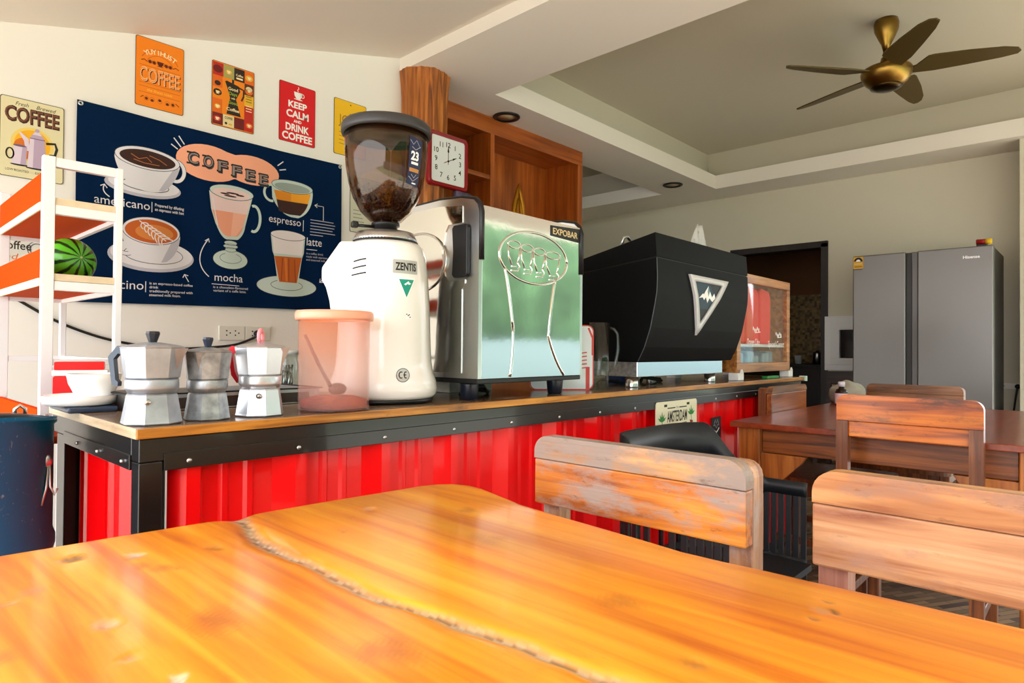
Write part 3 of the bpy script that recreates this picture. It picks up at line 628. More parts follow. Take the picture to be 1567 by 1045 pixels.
for x, y, l in ((3.14, 2.98, 'round recessed downlight in the ceiling above the cupboard'), (5.50, 3.01, 'round recessed downlight near the far corner of the tray ceiling')):
    d = thing('downlight', l, 'light', (x, y, EYE+1.575))
    B().lathe([(.062, 1.5905), (.092, 1.5895), (.094, 1.584), (.088, 1.578), (.066, 1.578), (.062, 1.5905)], (x, y), 40).obj('trim_ring', mat('black_ring', (20, 18, 16), .4), d)
    B().lathe([(0, 1.5895), (.0625, 1.5895), (.0625, 1.586), (0, 1.583)], (x, y), 32).obj('diffuser', mat('unlit_diffuser', (196, 176, 140), .5), d)
# ------------------------------------------------------------------ tin signs on the left wall
WY = 2.95
def K(n, c): return mat('print_'+n, c, .55)
def tin(label, x0, z0, w, h, back, edge=(70, 52, 34), name='tin_sign', y=WY, hole=True, r=.008):
    t = thing(name, label, 'sign', (x0+w/2, y-.002, z0+EYE))
    B().prism(rrect(x0, x0+w, z0, z0+h, r, 5), y-.0035, y-.0015).obj('plate', mat('tin_edge_%d_%d_%d' % edge, edge, .5, .3), t)
    a = Art((x0, y-.0036, z0)); a.poly([(u-x0, v-z0) for u, v in rrect(x0+.0022, x0+w-.0022, z0+.0022, z0+h-.0022, r, 5)], back, 0.4)
    return t, a
def cup(a, cx, cy, s, m, lay=2, steam=None):
    a.poly([(cx-.5*s, cy+.35*s), (cx+.5*s, cy+.35*s), (cx+.44*s, cy-.05*s), (cx+.22*s, cy-.35*s), (cx-.22*s, cy-.35*s), (cx-.44*s, cy-.05*s)], m, lay)
    a.ring(cx+.52*s, cy+.08*s, .17*s, .2*s, .07*s, m, lay); a.ell(cx, cy-.42*s, .52*s, .06*s, m, lay, n=14)
    if steam: a.line([(cx, cy+.42*s), (cx-.1*s, cy+.6*s), (cx+.06*s, cy+.75*s), (cx, cy+.95*s)], .07*s, steam, lay)
# 1 cream sign with coffee pot
W1, H1 = .196, .296
t, a = tin('cream tin sign with brown COFFEE lettering and a steel coffee pot, leftmost on the wall', .417, .622, W1, H1, K('cream', (226, 218, 176)), (92, 84, 60))
brn = K('brown', (62, 26, 16)); yel = K('sunburst', (240, 178, 30)); lil = K('lilac_steel', (186, 164, 190)); lil2 = K('pale_lilac', (222, 208, 224)); dk = K('pot_black', (36, 28, 20))
a.text('Fresh', .045, .268, .014, dk, 2, w=.04, shear=.35); a.text('Brewed', .108, .268, .014, dk, 2, w=.062, shear=.35)
a.text('COFFEE', .016, .208, .052, brn, 2, w=.166, bold=.045); a.text('COFFEE', .014, .2105, .050, K('brown_high', (120, 72, 50)), 3, w=.164, bold=.0)
a.ell(.098, .13, .066, .065, K('sun_pale', (236, 208, 110)), 1); a.ell(.098, .13, .055, .055, yel, 1.5); a.ell(.07, .11, .03, .04, K('sun_orange', (214, 112, 26)), 1.8)
a.poly([(.083, .045), (.140, .045), (.136, .155), (.127, .17), (.097, .17), (.090, .155)], lil, 3); a.poly([(.083, .045), (.1, .045), (.103, .155), (.09, .155)], lil2, 3.5)
a.poly([(.097, .17), (.127, .17), (.118, .182), (.106, .182)], lil2, 3); a.ell(.112, .187, .007, .007, lil, 3); a.line([(.09, .155), (.136, .155)], .003, K('steel_line', (110, 90, 120)), 4)
a.poly([(.09, .105), (.086, .15), (.062, .17), (.056, .17), (.072, .14), (.078, .105)], lil2, 2.8); a.line([(.140, .145), (.168, .15), (.174, .13), (.168, .105), (.150, .102)], .009, dk, 3)
a.poly([(.036, .05), (.079, .05), (.082, .118), (.040, .118)], lil2, 4); a.poly([(.062, .05), (.079, .05), (.082, .118), (.068, .118)], lil, 4.4); a.ring(.031, .086, .011, .019, .005, dk, 4); a.ell(.06, .119, .0205, .004, K('steel_line', (0, 0, 0)), 4.6, n=14)
a.ell(.06, .048, .028, .004, dk, 2.5); a.ell(.112, .043, .034, .004, dk, 2.5)
a.text('LOW ROASTED', .018, .022, .0085, dk, 2, w=.07); a.text('EXTRA', .108, .022, .0085, dk, 2, w=.034)
a.obj('picture', t)
# 2 orange sign
t, a = tin('orange tin sign with outlined COFFEE lettering, highest and left of the four in a row', .857, 1.008, .190, .292, K('bright_orange', (246, 134, 12)), (112, 78, 30))
crm = K('pale_cream', (250, 226, 176)); mar = K('maroon', (92, 30, 12)); dor = K('deep_orange', (196, 96, 12))
a.ring(.095, .15, .085, .104, .003, dor, 1, a0=.6, a1=PI-.6, n=20); a.ring(.095, .15, .066, .078, .002, dor, 1, a0=.7, a1=PI-.7, n=20)
for i, ch in enumerate('YUYIHUST'):
    th = .50-1.0*i/7; a.text(ch, .095+.105*math.sin(th)*-1, .128+.105*math.cos(th), .019, crm, 2, rot=th, al='c', bold=.02)
cup(a, .095, .196, .026, mar, 2)
for sx in (-1, 1):
    for d in (.024, .040): a.ell(.095+sx*d, .195-.002*d, .006, .006, mar, 2, n=10); a.ring(.095+sx*d, .195, .008, .007, .0015, mar, 2, n=10)
    a.line([(.095+sx*.05, .192), (.095+sx*.062, .199), (.095+sx*.074, .193)], .003, mar, 2)
for yy in (.174, .1, .085, .06): a.line([(.014, yy), (.176, yy)], .002, dor, 1)
a.text('COFFEE', .020, .106, .058, mar, 2, w=.158, bold=.012); a.text('COFFEE', .016, .109, .057, crm, 3, w=.158, bold=.012); a.text('COFFEE', .016, .109, .057, K('bright_orange', (0, 0, 0)), 3.6, w=.158, bold=-.012)
a.text('the finest roast', .045, .068, .011, K('yellow_script', (252, 196, 60)), 2, w=.10, shear=.3)
for d in (-.052, -.03, 0, .03, .052): a.ell(.095+d, .036+.004*math.cos(d*90), .006, .006, mar, 2, n=12); a.ring(.095+d, .036, .009, .009, .0015, dor, 2, n=12)
a.line([(.02, .036), (.032, .044)], .003, mar, 2); a.line([(.158, .044), (.172, .034)], .003, mar, 2)
a.obj('picture', t)
# 3 patchwork sign with a black moka pot
t, a = tin('patchwork orange tin sign with a black moka pot in the middle', 1.167, 1.007, .196, .294, K('tangerine', (240, 136, 16)), (96, 56, 26))
def blk(x0, y0, x1, y1, n, c): a.rect(x0*.196, y0*.294, x1*.196, y1*.294, K(n, c), 1)
pal = dict(r=('patch_red', (190, 36, 20)), d=('patch_dark', (44, 26, 22)), o=('patch_orange', (226, 104, 20)), k=('patch_khaki', (170, 160, 90)), m=('patch_maroon', (110, 20, 20)), c=('patch_cream', (232, 214, 160)), y=('patch_yellow', (226, 178, 40)), b=('patch_brown', (88, 40, 22)))
for x0, y0, x1, y1, k_ in ((.02, .78, .26, .98, 'r'), (.26, .78, .51, .98, 'k'), (.51, .78, .76, .98, 'd'), (.76, .78, .98, .98, 'o'), (.02, .60, .24, .78, 'o'), (.76, .60, .98, .78, 'b'), (.76, .42, .98, .60, 'y'), (.02, .20, .24, .42, 'o'), (.76, .22, .98, .42, 'r'),
                           (.02, .02, .26, .20, 'm'), (.26, .02, .52, .20, 'c'), (.52, .02, .76, .20, 'm'), (.76, .02, .98, .22, 'r')): blk(x0, y0, x1, y1, *pal[k_])
gr = K('lime', (150, 176, 50)); P_ = lambda x, y: (x*.196, y*.294)
a.poly([P_(.34, .74), P_(.62, .70), P_(.66, .62), P_(.56, .48), P_(.68, .22), P_(.34, .22), P_(.42, .48), P_(.36, .62), P_(.30, .72)], dk, 2)
a.poly([P_(.46, .72), P_(.46, .78), P_(.51, .78), P_(.51, .72)], dk, 2); a.line([P_(.62, .68), P_(.74, .66), P_(.74, .56), P_(.69, .48)], .008, K('brown', (0, 0, 0)), 2)
for i, (w_, y_) in enumerate((('Good', .605), ('Days', .53), ('with', .47), ('Good', .39), ('Coffee', .28))): a.text(w_, .49*.196, y_*.294, .014 if w_ != 'with' else .008, (crm, gr)[i % 2], 3, w=(.044, .038, .018, .042, .058)[i], al='c', bold=.02)
for x, y, c, r_ in ((.13, .88, 'm', .022), (.38, .88, 'y', .014), (.87, .88, 'y', .018), (.87, .70, 'c', .016), (.87, .66, 'o', .018), (.13, .66, 'd', .014), (.13, .52, 'd', .019), (.13, .30, 'y', .013), (.13, .11, 'r', .017), (.88, .12, 'o', .016)): a.ell(x*.196, y*.294, r_, r_*.8, K(*pal[c]), 2, n=16)
for x, y in ((.38, .88), (.87, .88), (.13, .52), (.13, .30), (.13, .11), (.88, .12), (.87, .68)): cup(a, x*.196, y*.294, .017, crm, 3)
a.text('Coffee', .125, .252, .010, crm, 3, w=.034, al='c', bold=.02); a.rect(.11, .238, .14, .246, crm, 3); a.text('COFFEE', .077, .040, .011, dk, 3, w=.036, al='c', bold=.02); a.ell(.065, .02, .006, .006, dk, 3, n=10); a.ell(.085, .018, .010, .004, K(*pal['y']), 3, n=10)
for i in range(3): a.rect(.156, .10+.012*i, .184, .104+.012*i, crm, 2); a.rect(.156, .145+.012*i, .184, .148+.012*i, K(*pal['b']), 2)
a.obj('picture', t)
# 4 keep calm
t, a = tin('red tin sign reading KEEP CALM AND DRINK COFFEE in white', 1.488, 1.017, .195, .295, K('signal_red', (216, 14, 24)), (130, 24, 20), hole=False)
wh = K('sign_white', (246, 244, 240)); cup(a, .100, .242, .046, wh, 2, wh)
for s_, y_, h_, w_ in (('KEEP', .177, .030, .100), ('CALM', .128, .033, .120), ('AND', .104, .013, .042), ('DRINK', .060, .033, .126), ('COFFEE', .014, .034, .162)): a.text(s_, .0975, y_, h_, wh, 2, w=w_, al='c', bold=.035)
a.obj('picture', t)
# 5 yellow
t, a = tin('yellow tin sign with thin drawn lettering, behind the grinder hopper', 1.791, 1.021, .198, .295, K('mustard_yellow', (242, 190, 24)), (58, 46, 24))
ol = K('olive_line', (120, 92, 24)); a.text('JO', .028, .165, .05, ol, 2, w=.062, bold=-.012); a.text('Y', .15, .165, .05, ol, 2, w=.03, bold=-.012)
a.line([(.062, .15), (.075, .2), (.1, .232), (.125, .2), (.138, .15), (.062, .15)], .003, ol, 2); a.line([(.07, .192), (.13, .192)], .003, ol, 2); a.line([(.138, .19), (.155, .185), (.152, .16), (.138, .155)], .003, ol, 2)
for i in range(4): a.line([(.03, .12-.02*i), (.165, .118-.02*i)], .0025, ol, 2)
a.ell(.1, .277, .004, .004, dk, 2, n=10); a.obj('picture', t)
# 6 pale sign lower behind the hopper, 7 white lettered sign behind the rack
t, a = tin('pale grey-green tin sign half hidden behind the grinder neck', 1.893, .622, .20, .30, K('grey_green', (208, 208, 186)), (54, 44, 30))
for i in range(4): a.line([(.02, .06+.02*i), (.09-.01*i, .06+.02*i)], .005, K('grey_print', (150, 150, 132)), 2)
a.poly([(.06, .17), (.14, .17), (.13, .25), (.07, .25)], K('grey_print', (0, 0, 0)), 2); a.obj('picture', t)
t, a = tin('white tin sign with curling coffee lettering glimpsed through the shelf rack', .405, .255, .20, .30, K('sign_white2', (216, 214, 206)), (120, 118, 110))
a.text('Coffee', .012, .100, .030, dk, 2, w=.10, bold=.01); a.text('and a', .014, .062, .022, K('rust_ink', (206, 108, 60)), 2, w=.085, shear=.2); a.text('good', .05, .025, .022, K('rust_ink', (0, 0, 0)), 2, w=.07, shear=.2)
a.ring(.13, .105, .022, .022, .004, K('grey_ink', (100, 106, 112)), 2); a.ring(.13, .105, .03, .03, .003, K('grey_ink', (0, 0, 0)), 2); a.obj('picture', t)

# ------------------------------------------------------------------ navy cloth banner
bn = thing('banner', 'navy blue cloth banner with drawn coffee drinks, hung by eyelets on the wall', 'banner', (1.245, 2.945, .168+EYE)); BW, BH = 1.184, .794
def bfold(u, v):
    return .004+.0055*math.sin(u*11+1.2*v)*.5+.004*math.sin(u*23+v*5)*(1-v/BH*.6)+.003*math.sin(v*9+u*3)
def bpos(u, v, d=0):
    sag = .012*math.sin(PI*u/BW)*(1 if v > BH/2 else -.6)
    return Vector((.652+u, 2.943-bfold(u, v)-d, .168+.002+v-sag*abs(v/BH-.5)*.8+.02*u/BW*(1-v/BH)))
b = B(); b.grid(lambda s_, q: bpos(s_*BW, q*BH), 120, 80); b.obj('cloth', mat('navy_cloth', (0, 30, 64), .8, spec=.1, bump=.12, bscale=400), bn)
def sub(pts, w=.02):
    """split long print edges so that the print follows the folds"""
    out = []
    for p, q in zip(pts, pts[1:]+pts[:1]):
        n = max(1, int(math.dist(p, q)/w)); out += [(p[0]+(q[0]-p[0])*i/n, p[1]+(q[1]-p[1])*i/n) for i in range(n)]
    return out
a = Art(fn=lambda u, v, d: bpos(u, v, d+.0012), step=.0005)
cw = K('banner_white', (228, 226, 232)); csh = K('banner_shade', (190, 188, 200)); out_ = K('banner_outline', (58, 60, 72)); pk = K('banner_peach', (250, 172, 138)); cof = K('banner_coffee', (52, 18, 12)); car = K('banner_caramel', (196, 92, 24)); amb = K('banner_amber', (240, 160, 24)); gl = K('banner_glass', (196, 212, 204)); fo = K('banner_froth', (236, 226, 226))
# peach cloud and title
cl = []
for cx, cy, rx, ry, t0, t1 in ((.505, .655, .140, .082, .32, 1.78), (.700, .662, .135, .070, -.70, .70)): cl += ellp(cx, cy, rx, ry, 22, t0*PI, t1*PI)
a.poly(sub(cl), pk, 1)
for i, ch in enumerate('COFFEE'):
    x = .412+.064*i; y = .636-.006*i+(.0, .004, .002, 0, -.002, -.004)[i]; a.text(ch, x+.004, y-.004, .052, out_, 2, w=.046, bold=.05); a.text(ch, x, y, .052, K('ink_black', (20, 20, 24)), 3, w=.046, bold=.055); a.text(ch, x+.003, y+.003, .046, K('ink_grey', (150, 132, 128)), 4, w=.040, bold=.0)
    a.rect(x-.004, y-.002, x+.020, y+.006, K('ink_black', (0, 0, 0)), 3.2); a.rect(x-.004, y+.046, x+.016, y+.054, K('ink_black', (0, 0, 0)), 3.2)
for p in (((.355, .735), (.385, .700)), ((.375, .748), (.398, .715)), ((.345, .705), (.372, .688)), ((.828, .715), (.858, .742)), ((.838, .695), (.872, .705))): a.line(p, .005, cw, 1)
def bez(p, n=10):
    o_ = []
    for i in range(n+1):
        t_ = i/n; o_.append(tuple((1-t_)**2*p[0][k]+2*t_*(1-t_)*p[1][k]+t_*t_*p[2][k] for k in (0, 1)))
    return o_
# americano
a.ell(.243, .497, .146, .046, csh, 1, n=36); a.ell(.246, .504, .136, .040, cw, 1.4, n=36); a.ring(.25, .503, .09, .024, .003, out_, 1.6)
a.ring(.366, .588, .034, .044, .014, cw, 2); a.ring(.366, .588, .042, .052, .002, out_, 2.2); a.ring(.366, .588, .026, .036, .002, out_, 2.2)
a.poly(sub([(.131, .618)]+bez([(.131, .600), (.15, .51), (.215, .485)])+bez([(.225, .482), (.27, .472), (.312, .488)])+bez([(.318, .490), (.365, .53), (.381, .600)])+[(.381, .615)]), cw, 2.6)
a.poly([(.30, .49)]+bez([(.318, .490), (.365, .53), (.381, .600)])+[(.36, .60)], csh, 2.8)
a.ell(.256, .618, .125, .046, cw, 3, n=36); a.ring(.256, .618, .125, .046, .0025, out_, 3.2, n=36); a.ell(.256, .616, .108, .036, cof, 3.6, n=36)
for p in (((.19, .625), (.22, .61), (.25, .622), (.27, .605)), ((.26, .632), (.30, .622), (.33, .606)), ((.20, .605), (.24, .597), (.30, .598))): a.line(p, .003, K('banner_glint', (186, 110, 60)), 4)
a.text('americano', .063, .400, .034, cw, 2, w=.202); a.line([(.273, .393), (.273, .437)], .003, cw, 2)
a.text('Prepared by diluting', .285, .421, .012, cw, 2, w=.118, bold=.015); a.text('an espresso with hot', .285, .402, .012, cw, 2, w=.118, bold=.015)
a.line(bez([(.117, .432), (.085, .45), (.098, .478)]), .004, cw, 2); a.line([(.084, .472), (.098, .480), (.108, .466)], .004, cw, 2)
# cappuccino
a.ell(.278, .205, .168, .068, csh, 1, n=40); a.ell(.280, .213, .160, .062, cw, 1.4, n=40); a.ring(.285, .212, .115, .040, .0025, out_, 1.6)
a.ring(.178, .245, .036, .038, .014, cw, 2); a.ring(.178, .245, .044, .046, .002, out_, 2.2); a.ring(.178, .245, .028, .030, .002, out_, 2.2)
a.poly(sub([(.163, .305)]+bez([(.163, .28), (.178, .20), (.225, .182)])+bez([(.235, .178), (.28, .168), (.325, .182)])+bez([(.332, .185), (.38, .22), (.388, .29)])+[(.388, .305)]), cw, 2.6)
a.poly([(.31, .18)]+bez([(.332, .185), (.38, .22), (.388, .29)])+[(.365, .30)], csh, 2.8)
a.ell(.275, .312, .1125, .058, cw, 3, n=36); a.ring(.275, .312, .1125, .058, .0025, out_, 3.2, n=36); a.ell(.275, .310, .103, .050, car, 3.6, n=36); a.ell(.285, .306, .075, .034, K('banner_cream_coffee', (216, 130, 60)), 3.8, n=24)
a.line([(.225, .35), (.33, .275)], .004, fo, 4.4)
for i in range(7):
    x = .236+.0135*i; y = .342-.0095*i; l = .012+.0035*i
    a.line(bez([(x, y), (x-.012, y-.015), (x+.004, y-l-.014)], 5), .0045, fo, 4.4); a.line(bez([(x, y), (x+.02, y+.006), (x+l+.012, y-.006)], 5), .0045, fo, 4.4)
a.text('cappuccino', .006, .060, .036, cw, 2, w=.238); a.line([(.252, .050), (.252, .096)], .003, cw, 2)
for i, s_ in enumerate(('is an espresso-based coffee', 'drink', 'traditionally prepared with', 'steamed milk foam.')): a.text(s_, .266, .084-.0165*i, .0105, cw, 2, w=(.176, .034, .176, .125)[i], bold=.008)
a.line([(.408, .135), (.425, .105)], .004, cw, 2); a.line([(.400, .122), (.407, .137), (.423, .132)], .004, cw, 2)
# mocha glass
a.poly(sub([(.505, .53), (.515, .45), (.535, .385)]+bez([(.540, .375), (.56, .322), (.585, .315)])+[(.632, .318)]+bez([(.64, .32), (.668, .345), (.672, .385)])+[(.688, .46), (.706, .545)]), gl, 2)
a.poly(sub([(.520, .445), (.540, .385)]+bez([(.545, .378), (.565, .335), (.588, .330)])+[(.628, .332)]+bez([(.635, .334), (.658, .355), (.662, .385)])+[(.678, .445)]), K('banner_peach_milk', (238, 160, 128)), 2.6); a.poly([(.605, .331), (.628, .332), (.645, .36), (.662, .385), (.678, .445), (.615, .445)], K('banner_peach_light', (244, 180, 152)), 2.8)
a.poly(sub([(.512, .50), (.520, .445), (.678, .445), (.693, .515), (.698, .54), (.508, .525)]), K('banner_foam_pink', (236, 206, 202)), 2.6)
a.ell(.607, .538, .100, .034, gl, 3, n=34); a.ring(.607, .538, .100, .034, .0025, out_, 3.2, n=34); a.ell(.607, .532, .086, .024, K('banner_foam_pink', (0, 0, 0)), 3.6, n=30)
for cx, cy, rx in ((.61, .535, .03), (.575, .528, .022), (.645, .53, .02), (.60, .52, .03)): a.ell(cx, cy, rx, .004, cof, 4, n=12)
a.ring(.712, .43, .030, .062, .013, gl, 1.6, a0=-1.9, a1=1.9, n=22); a.line(bez([(.545, .375), (.535, .42), (.522, .50)]), .004, cw, 3)
for y, rx in ((.300, .030), (.284, .034), (.268, .026)): a.ell(.605, y, rx, .011, gl, 2.4, n=18); a.ring(.605, y, rx, .011, .002, out_, 2.6, n=18)
a.ell(.606, .222, .080, .045, gl, 2, n=30); a.ring(.606, .222, .080, .045, .0025, out_, 2.2, n=30); a.ring(.606, .228, .05, .024, .002, out_, 2.2, n=24); a.poly([(.585, .262), (.625, .262), (.640, .228), (.572, .228)], gl, 2.4)
a.text('mocha', .534, .118, .036, cw, 2, w=.128); a.line([(.522, .103), (.645, .100)], .003, cw, 2); a.text('is a chocolate-flavoured', .529, .084, .011, cw, 2, w=.158); a.text('variant of a caffe latte.', .529, .068, .011, cw, 2, w=.150)
a.line(bez([(.51, .135), (.435, .20), (.505, .305)], 14), .004, cw, 2); a.line([(.492, .297), (.507, .309), (.510, .292)], .004, cw, 2)
# espresso
a.ring(.795, .572, .036, .040, .012, gl, 1.6, a0=1.0, a1=5.0, n=20)
a.poly(sub([(.796, .615)]+bez([(.800, .55), (.84, .475), (.905, .468)])+bez([(.94, .468), (1.01, .50), (1.015, .60)])+[(1.012, .628)]), gl, 2)
a.poly(sub([(.808, .590), (.822, .545), (.990, .548), (1.003, .600)]), amb, 2.6); a.poly([(.822, .545), (.90, .546), (.90, .594), (.808, .590)], K('banner_amber2', (226, 138, 20)), 2.8)
a.poly(sub([(.822, .545)]+bez([(.835, .49), (.88, .478), (.905, .480)])+bez([(.95, .482), (.98, .51), (.990, .548)])), cof, 2.6)
a.ell(.905, .622, .109, .032, gl, 3, n=34); a.ring(.905, .622, .109, .032, .0025, out_, 3.2, n=34); a.ell(.905, .616, .094, .022, K('banner_glass2', (150, 164, 158)), 3.6, n=30)
a.text('espresso', .785, .428, .036, cw, 2, w=.170); a.line([(.968, .405), (.968, .462)], .003, cw, 2); a.line([(1.075, .475), (1.075, .548), (1.028, .548)], .0035, cw, 2); a.line([(1.042, .558), (1.026, .548), (1.040, .538)], .0035, cw, 2)
for i in range(6): a.line([(1.005, .470-.0155*i), (1.005+(.13, .14, .135, .125, .14, .07)[i], .470-.0155*i)], .0035, csh, 2)
# latte
a.ell(.888, .115, .158, .052, gl, 1, n=36); a.ring(.888, .115, .158, .052, .0025, out_, 1.4, n=36); a.ring(.885, .120, .085, .026, .0025, out_, 1.4, n=30)
a.poly(sub([(.795, .375), (.806, .285), (.815, .262), (.835, .125), (.865, .112), (.915, .112), (.945, .125), (.966, .265), (.975, .290), (.980, .370)]), gl, 2)
a.poly(sub([(.803, .36), (.814, .275), (.966, .278), (.972, .36)]), fo, 2.6); a.poly(sub([(.816, .262), (.842, .135), (.938, .135), (.964, .268)]), car, 2.6)
for x, w_ in ((.855, -.01), (.893, 0), (.928, .008)): a.line([(x-w_*.4, .255), (x+w_*.3, .140)], .003, K('banner_brown_line', (110, 44, 12)), 3)
a.poly([(.868, .258), (.884, .258), (.886, .14), (.876, .14)], K('banner_caramel2', (222, 120, 44)), 2.8); a.ell(.888, .372, .093, .024, fo, 3, n=30); a.ring(.888, .372, .093, .024, .0025, out_, 3.2, n=30)
a.text('latte', .989, .336, .040, cw, 2, w=.08); a.line([(.989, .315), (1.045, .315)], .003, cw, 2)
for i, s_ in enumerate(('is a coffee drink', 'made with espresso', 'and steamed milk.')): a.text(s_, .989, .290-.0165*i, .0105, csh, 2, w=(.09, .115, .105)[i])
a.line(bez([(1.085, .24), (1.115, .19), (1.065, .150)], 10), .004, cw, 2); a.line([(1.083, .150), (1.063, .148), (1.066, .168)], .004, cw, 2)
a.obj('print', bn)
for u, v in ((.012, BH-.012), (BW-.010, BH-.012), (.012, .012), (BW-.010, .014)):
    p = bpos(u, v); B().lathe([(.004, 0), (.0095, 0), (.0095, .0016), (.004, .0016), (.004, 0)], seg=18, M=Matrix.Translation(p+Vector((0, -.0005, 0))) @ Matrix.Rotation(PI/2, 4, 'X')).obj('eyelet', M_screw, bn)

# ------------------------------------------------------------------ sockets, cable, clock
M_sock = mat('ivory_plastic', (226, 224, 214), .4)
so = thing('socket_outlet', 'ivory double wall socket below the banner with a black plug in it', 'socket', (1.33, 2.945, EYE+.03))
for x0, x1 in ((1.211, 1.331), (1.333, 1.453)): B().box(x0, x1, 2.939, 2.9495, .029, .096, .003).obj('face_plate', M_sock, so)
a = Art((1.211, 2.9388, .029))
for cx in (.042, .082, .163): 
    for dx, dy in ((-.008, .044), (-.008, .024), (.008, .034)): a.ell(cx+dx, dy, .0035, .0035, M_dark, 1, n=12)
a.obj('pin_holes', so)
pl = tag(B().lathe([(0, 0), (.017, 0), (.018, .012), (.012, .03), (0, .03)], seg=20, M=Matrix.Translation((1.388, 2.9385, .062)) @ Matrix.Rotation(PI/2, 4, 'X')).obj('power_plug', M_black), 'round black plug in the right half of the ivory wall socket', 'plug')
b = B(); pts = [(1.388, 2.905, .060), (1.362, 2.93, .040), (1.30, 2.938, .014), (1.226, 2.941, .001), (1.084, 2.941, -.009), (.98, 2.941, -.006), (.865, 2.941, .006), (.736, 2.941, .036), (.605, 2.941, .089), (.503, 2.941, .151), (.45, 2.941, .19), (.40, 2.941, .24)]
sm = []
for i in range(len(pts)-1):
    p0, p1, p2, p3 = [Vector(pts[min(max(i+k, 0), len(pts)-1)]) for k in (-1, 0, 1, 2)]
    for q in range(6):
        t_ = q/6; sm.append(.5*((2*p1)+(-p0+p2)*t_+(2*p0-5*p1+4*p2-p3)*t_**2+(-p0+3*p1-3*p2+p3)*t_**3))
b.tube(sm+[Vector(pts[-1])], .0055, 8); tag(b.obj('power_cable', M_black), 'black cable looping along the white wall to the socket', 'cable')
so2 = thing('socket_outlet', 'small white socket strip on the far wall right of the fridge', 'socket', (6.345, .51, EYE-.27))
B().box(6.33, 6.349, .455, .60, -.285, -.238, .003).obj('face_plate', M_sock, so2)
a = Art((6.3298, .60, -.285), ux=(0, -1, 0), n=(-1, 0, 0))
for dx, dy in ((.03, .028), (.03, .018), (.04, .023)): a.ell(dx, dy, .003, .003, M_dark, 1, n=10)
a.obj('pin_holes', so2)
tag(B().lathe([(0, 0), (.018, 0), (.018, .02), (0, .028)], seg=16, M=Matrix.Translation((6.329, .475, -.262)) @ Matrix.Rotation(-PI/2, 4, 'Y')).tube([(6.305, .475, -.265), (6.318, .485, -.33), (6.33, .50, -.45), (6.335, .51, -.7)], .006, 8).obj('power_plug', M_black), 'black plug and lead in the far wall socket beside the fridge', 'plug')

ck = thing('wall_clock', 'square wall clock with a dark red frame hung on the log column', 'clock', (2.43, 2.76, EYE+1.08), -.06)
CKY = 2.752; Mk = mat('clock_red', (140, 12, 24), .35)
fo_ = rrect(2.275, 2.575, .925, 1.235, .03, 6); fi_ = rrect(2.297, 2.553, .948, 1.212, .014, 6)
b = B(); nq = len(fo_)
rg = [[b.bm.verts.new((u, y, v)) for u, v in P_] for P_, y in ((fo_, CKY+.03), (fo_, CKY+.006), ([(2.425+(u-2.425)*.97, 1.08+(v-1.08)*.97) for u, v in fo_], CKY), (fi_, CKY+.004), (fi_, CKY+.014))]
for p, q in zip(rg, rg[1:]): b._fin([b.bm.faces.new((p[i], p[(i+1) % nq], q[(i+1) % nq], q[i])) for i in range(nq)])
b._fin([b.bm.faces.new(rg[0])]); b.obj('frame', Mk, ck)
B().prism(fi_, CKY+.010, CKY+.013).obj('dial', mat('clock_white', (228, 232, 232), .4), ck)
a = Art((2.425, CKY+.0098, 1.08))
for h in range(1, 13):
    th = PI/2-h*PI/6; rx, ry = (.098, .096) if h % 3 else (.100, .104); sq = max(abs(math.cos(th)), abs(math.sin(th))); a.text(str(h), rx*math.cos(th)/sq*.92, ry*math.sin(th)/sq*.9-.014, .028, M_ink, 1, al='c', bold=.012)
a.line([(0, -.02), (0, .088)], .004, M_ink, 3); a.poly([(-.007, .055), (0, .09), (.007, .055), (0, .045)], M_ink, 3); a.line([(-.03, -.014), (.062, .030)], .004, M_ink, 4); a.poly([(.034, .010), (.066, .032), (.036, .024)], M_ink, 4); a.ell(0, 0, .007, .007, M_ink, 5, n=12)
a.line([(.0, .0), (-.036, -.018)], .002, Mk, 4.5); a.obj('numerals_and_hands', ck)
tag(B().box(2.475, 2.60, 2.745, 2.78, .835, .922, .012, 3).obj('packet', mat('purple_foil_packet', (92, 84, 112), .3, .4, var=.6, vscale=40)), 'crumpled purple-grey packet hanging just under the red clock', 'packet')
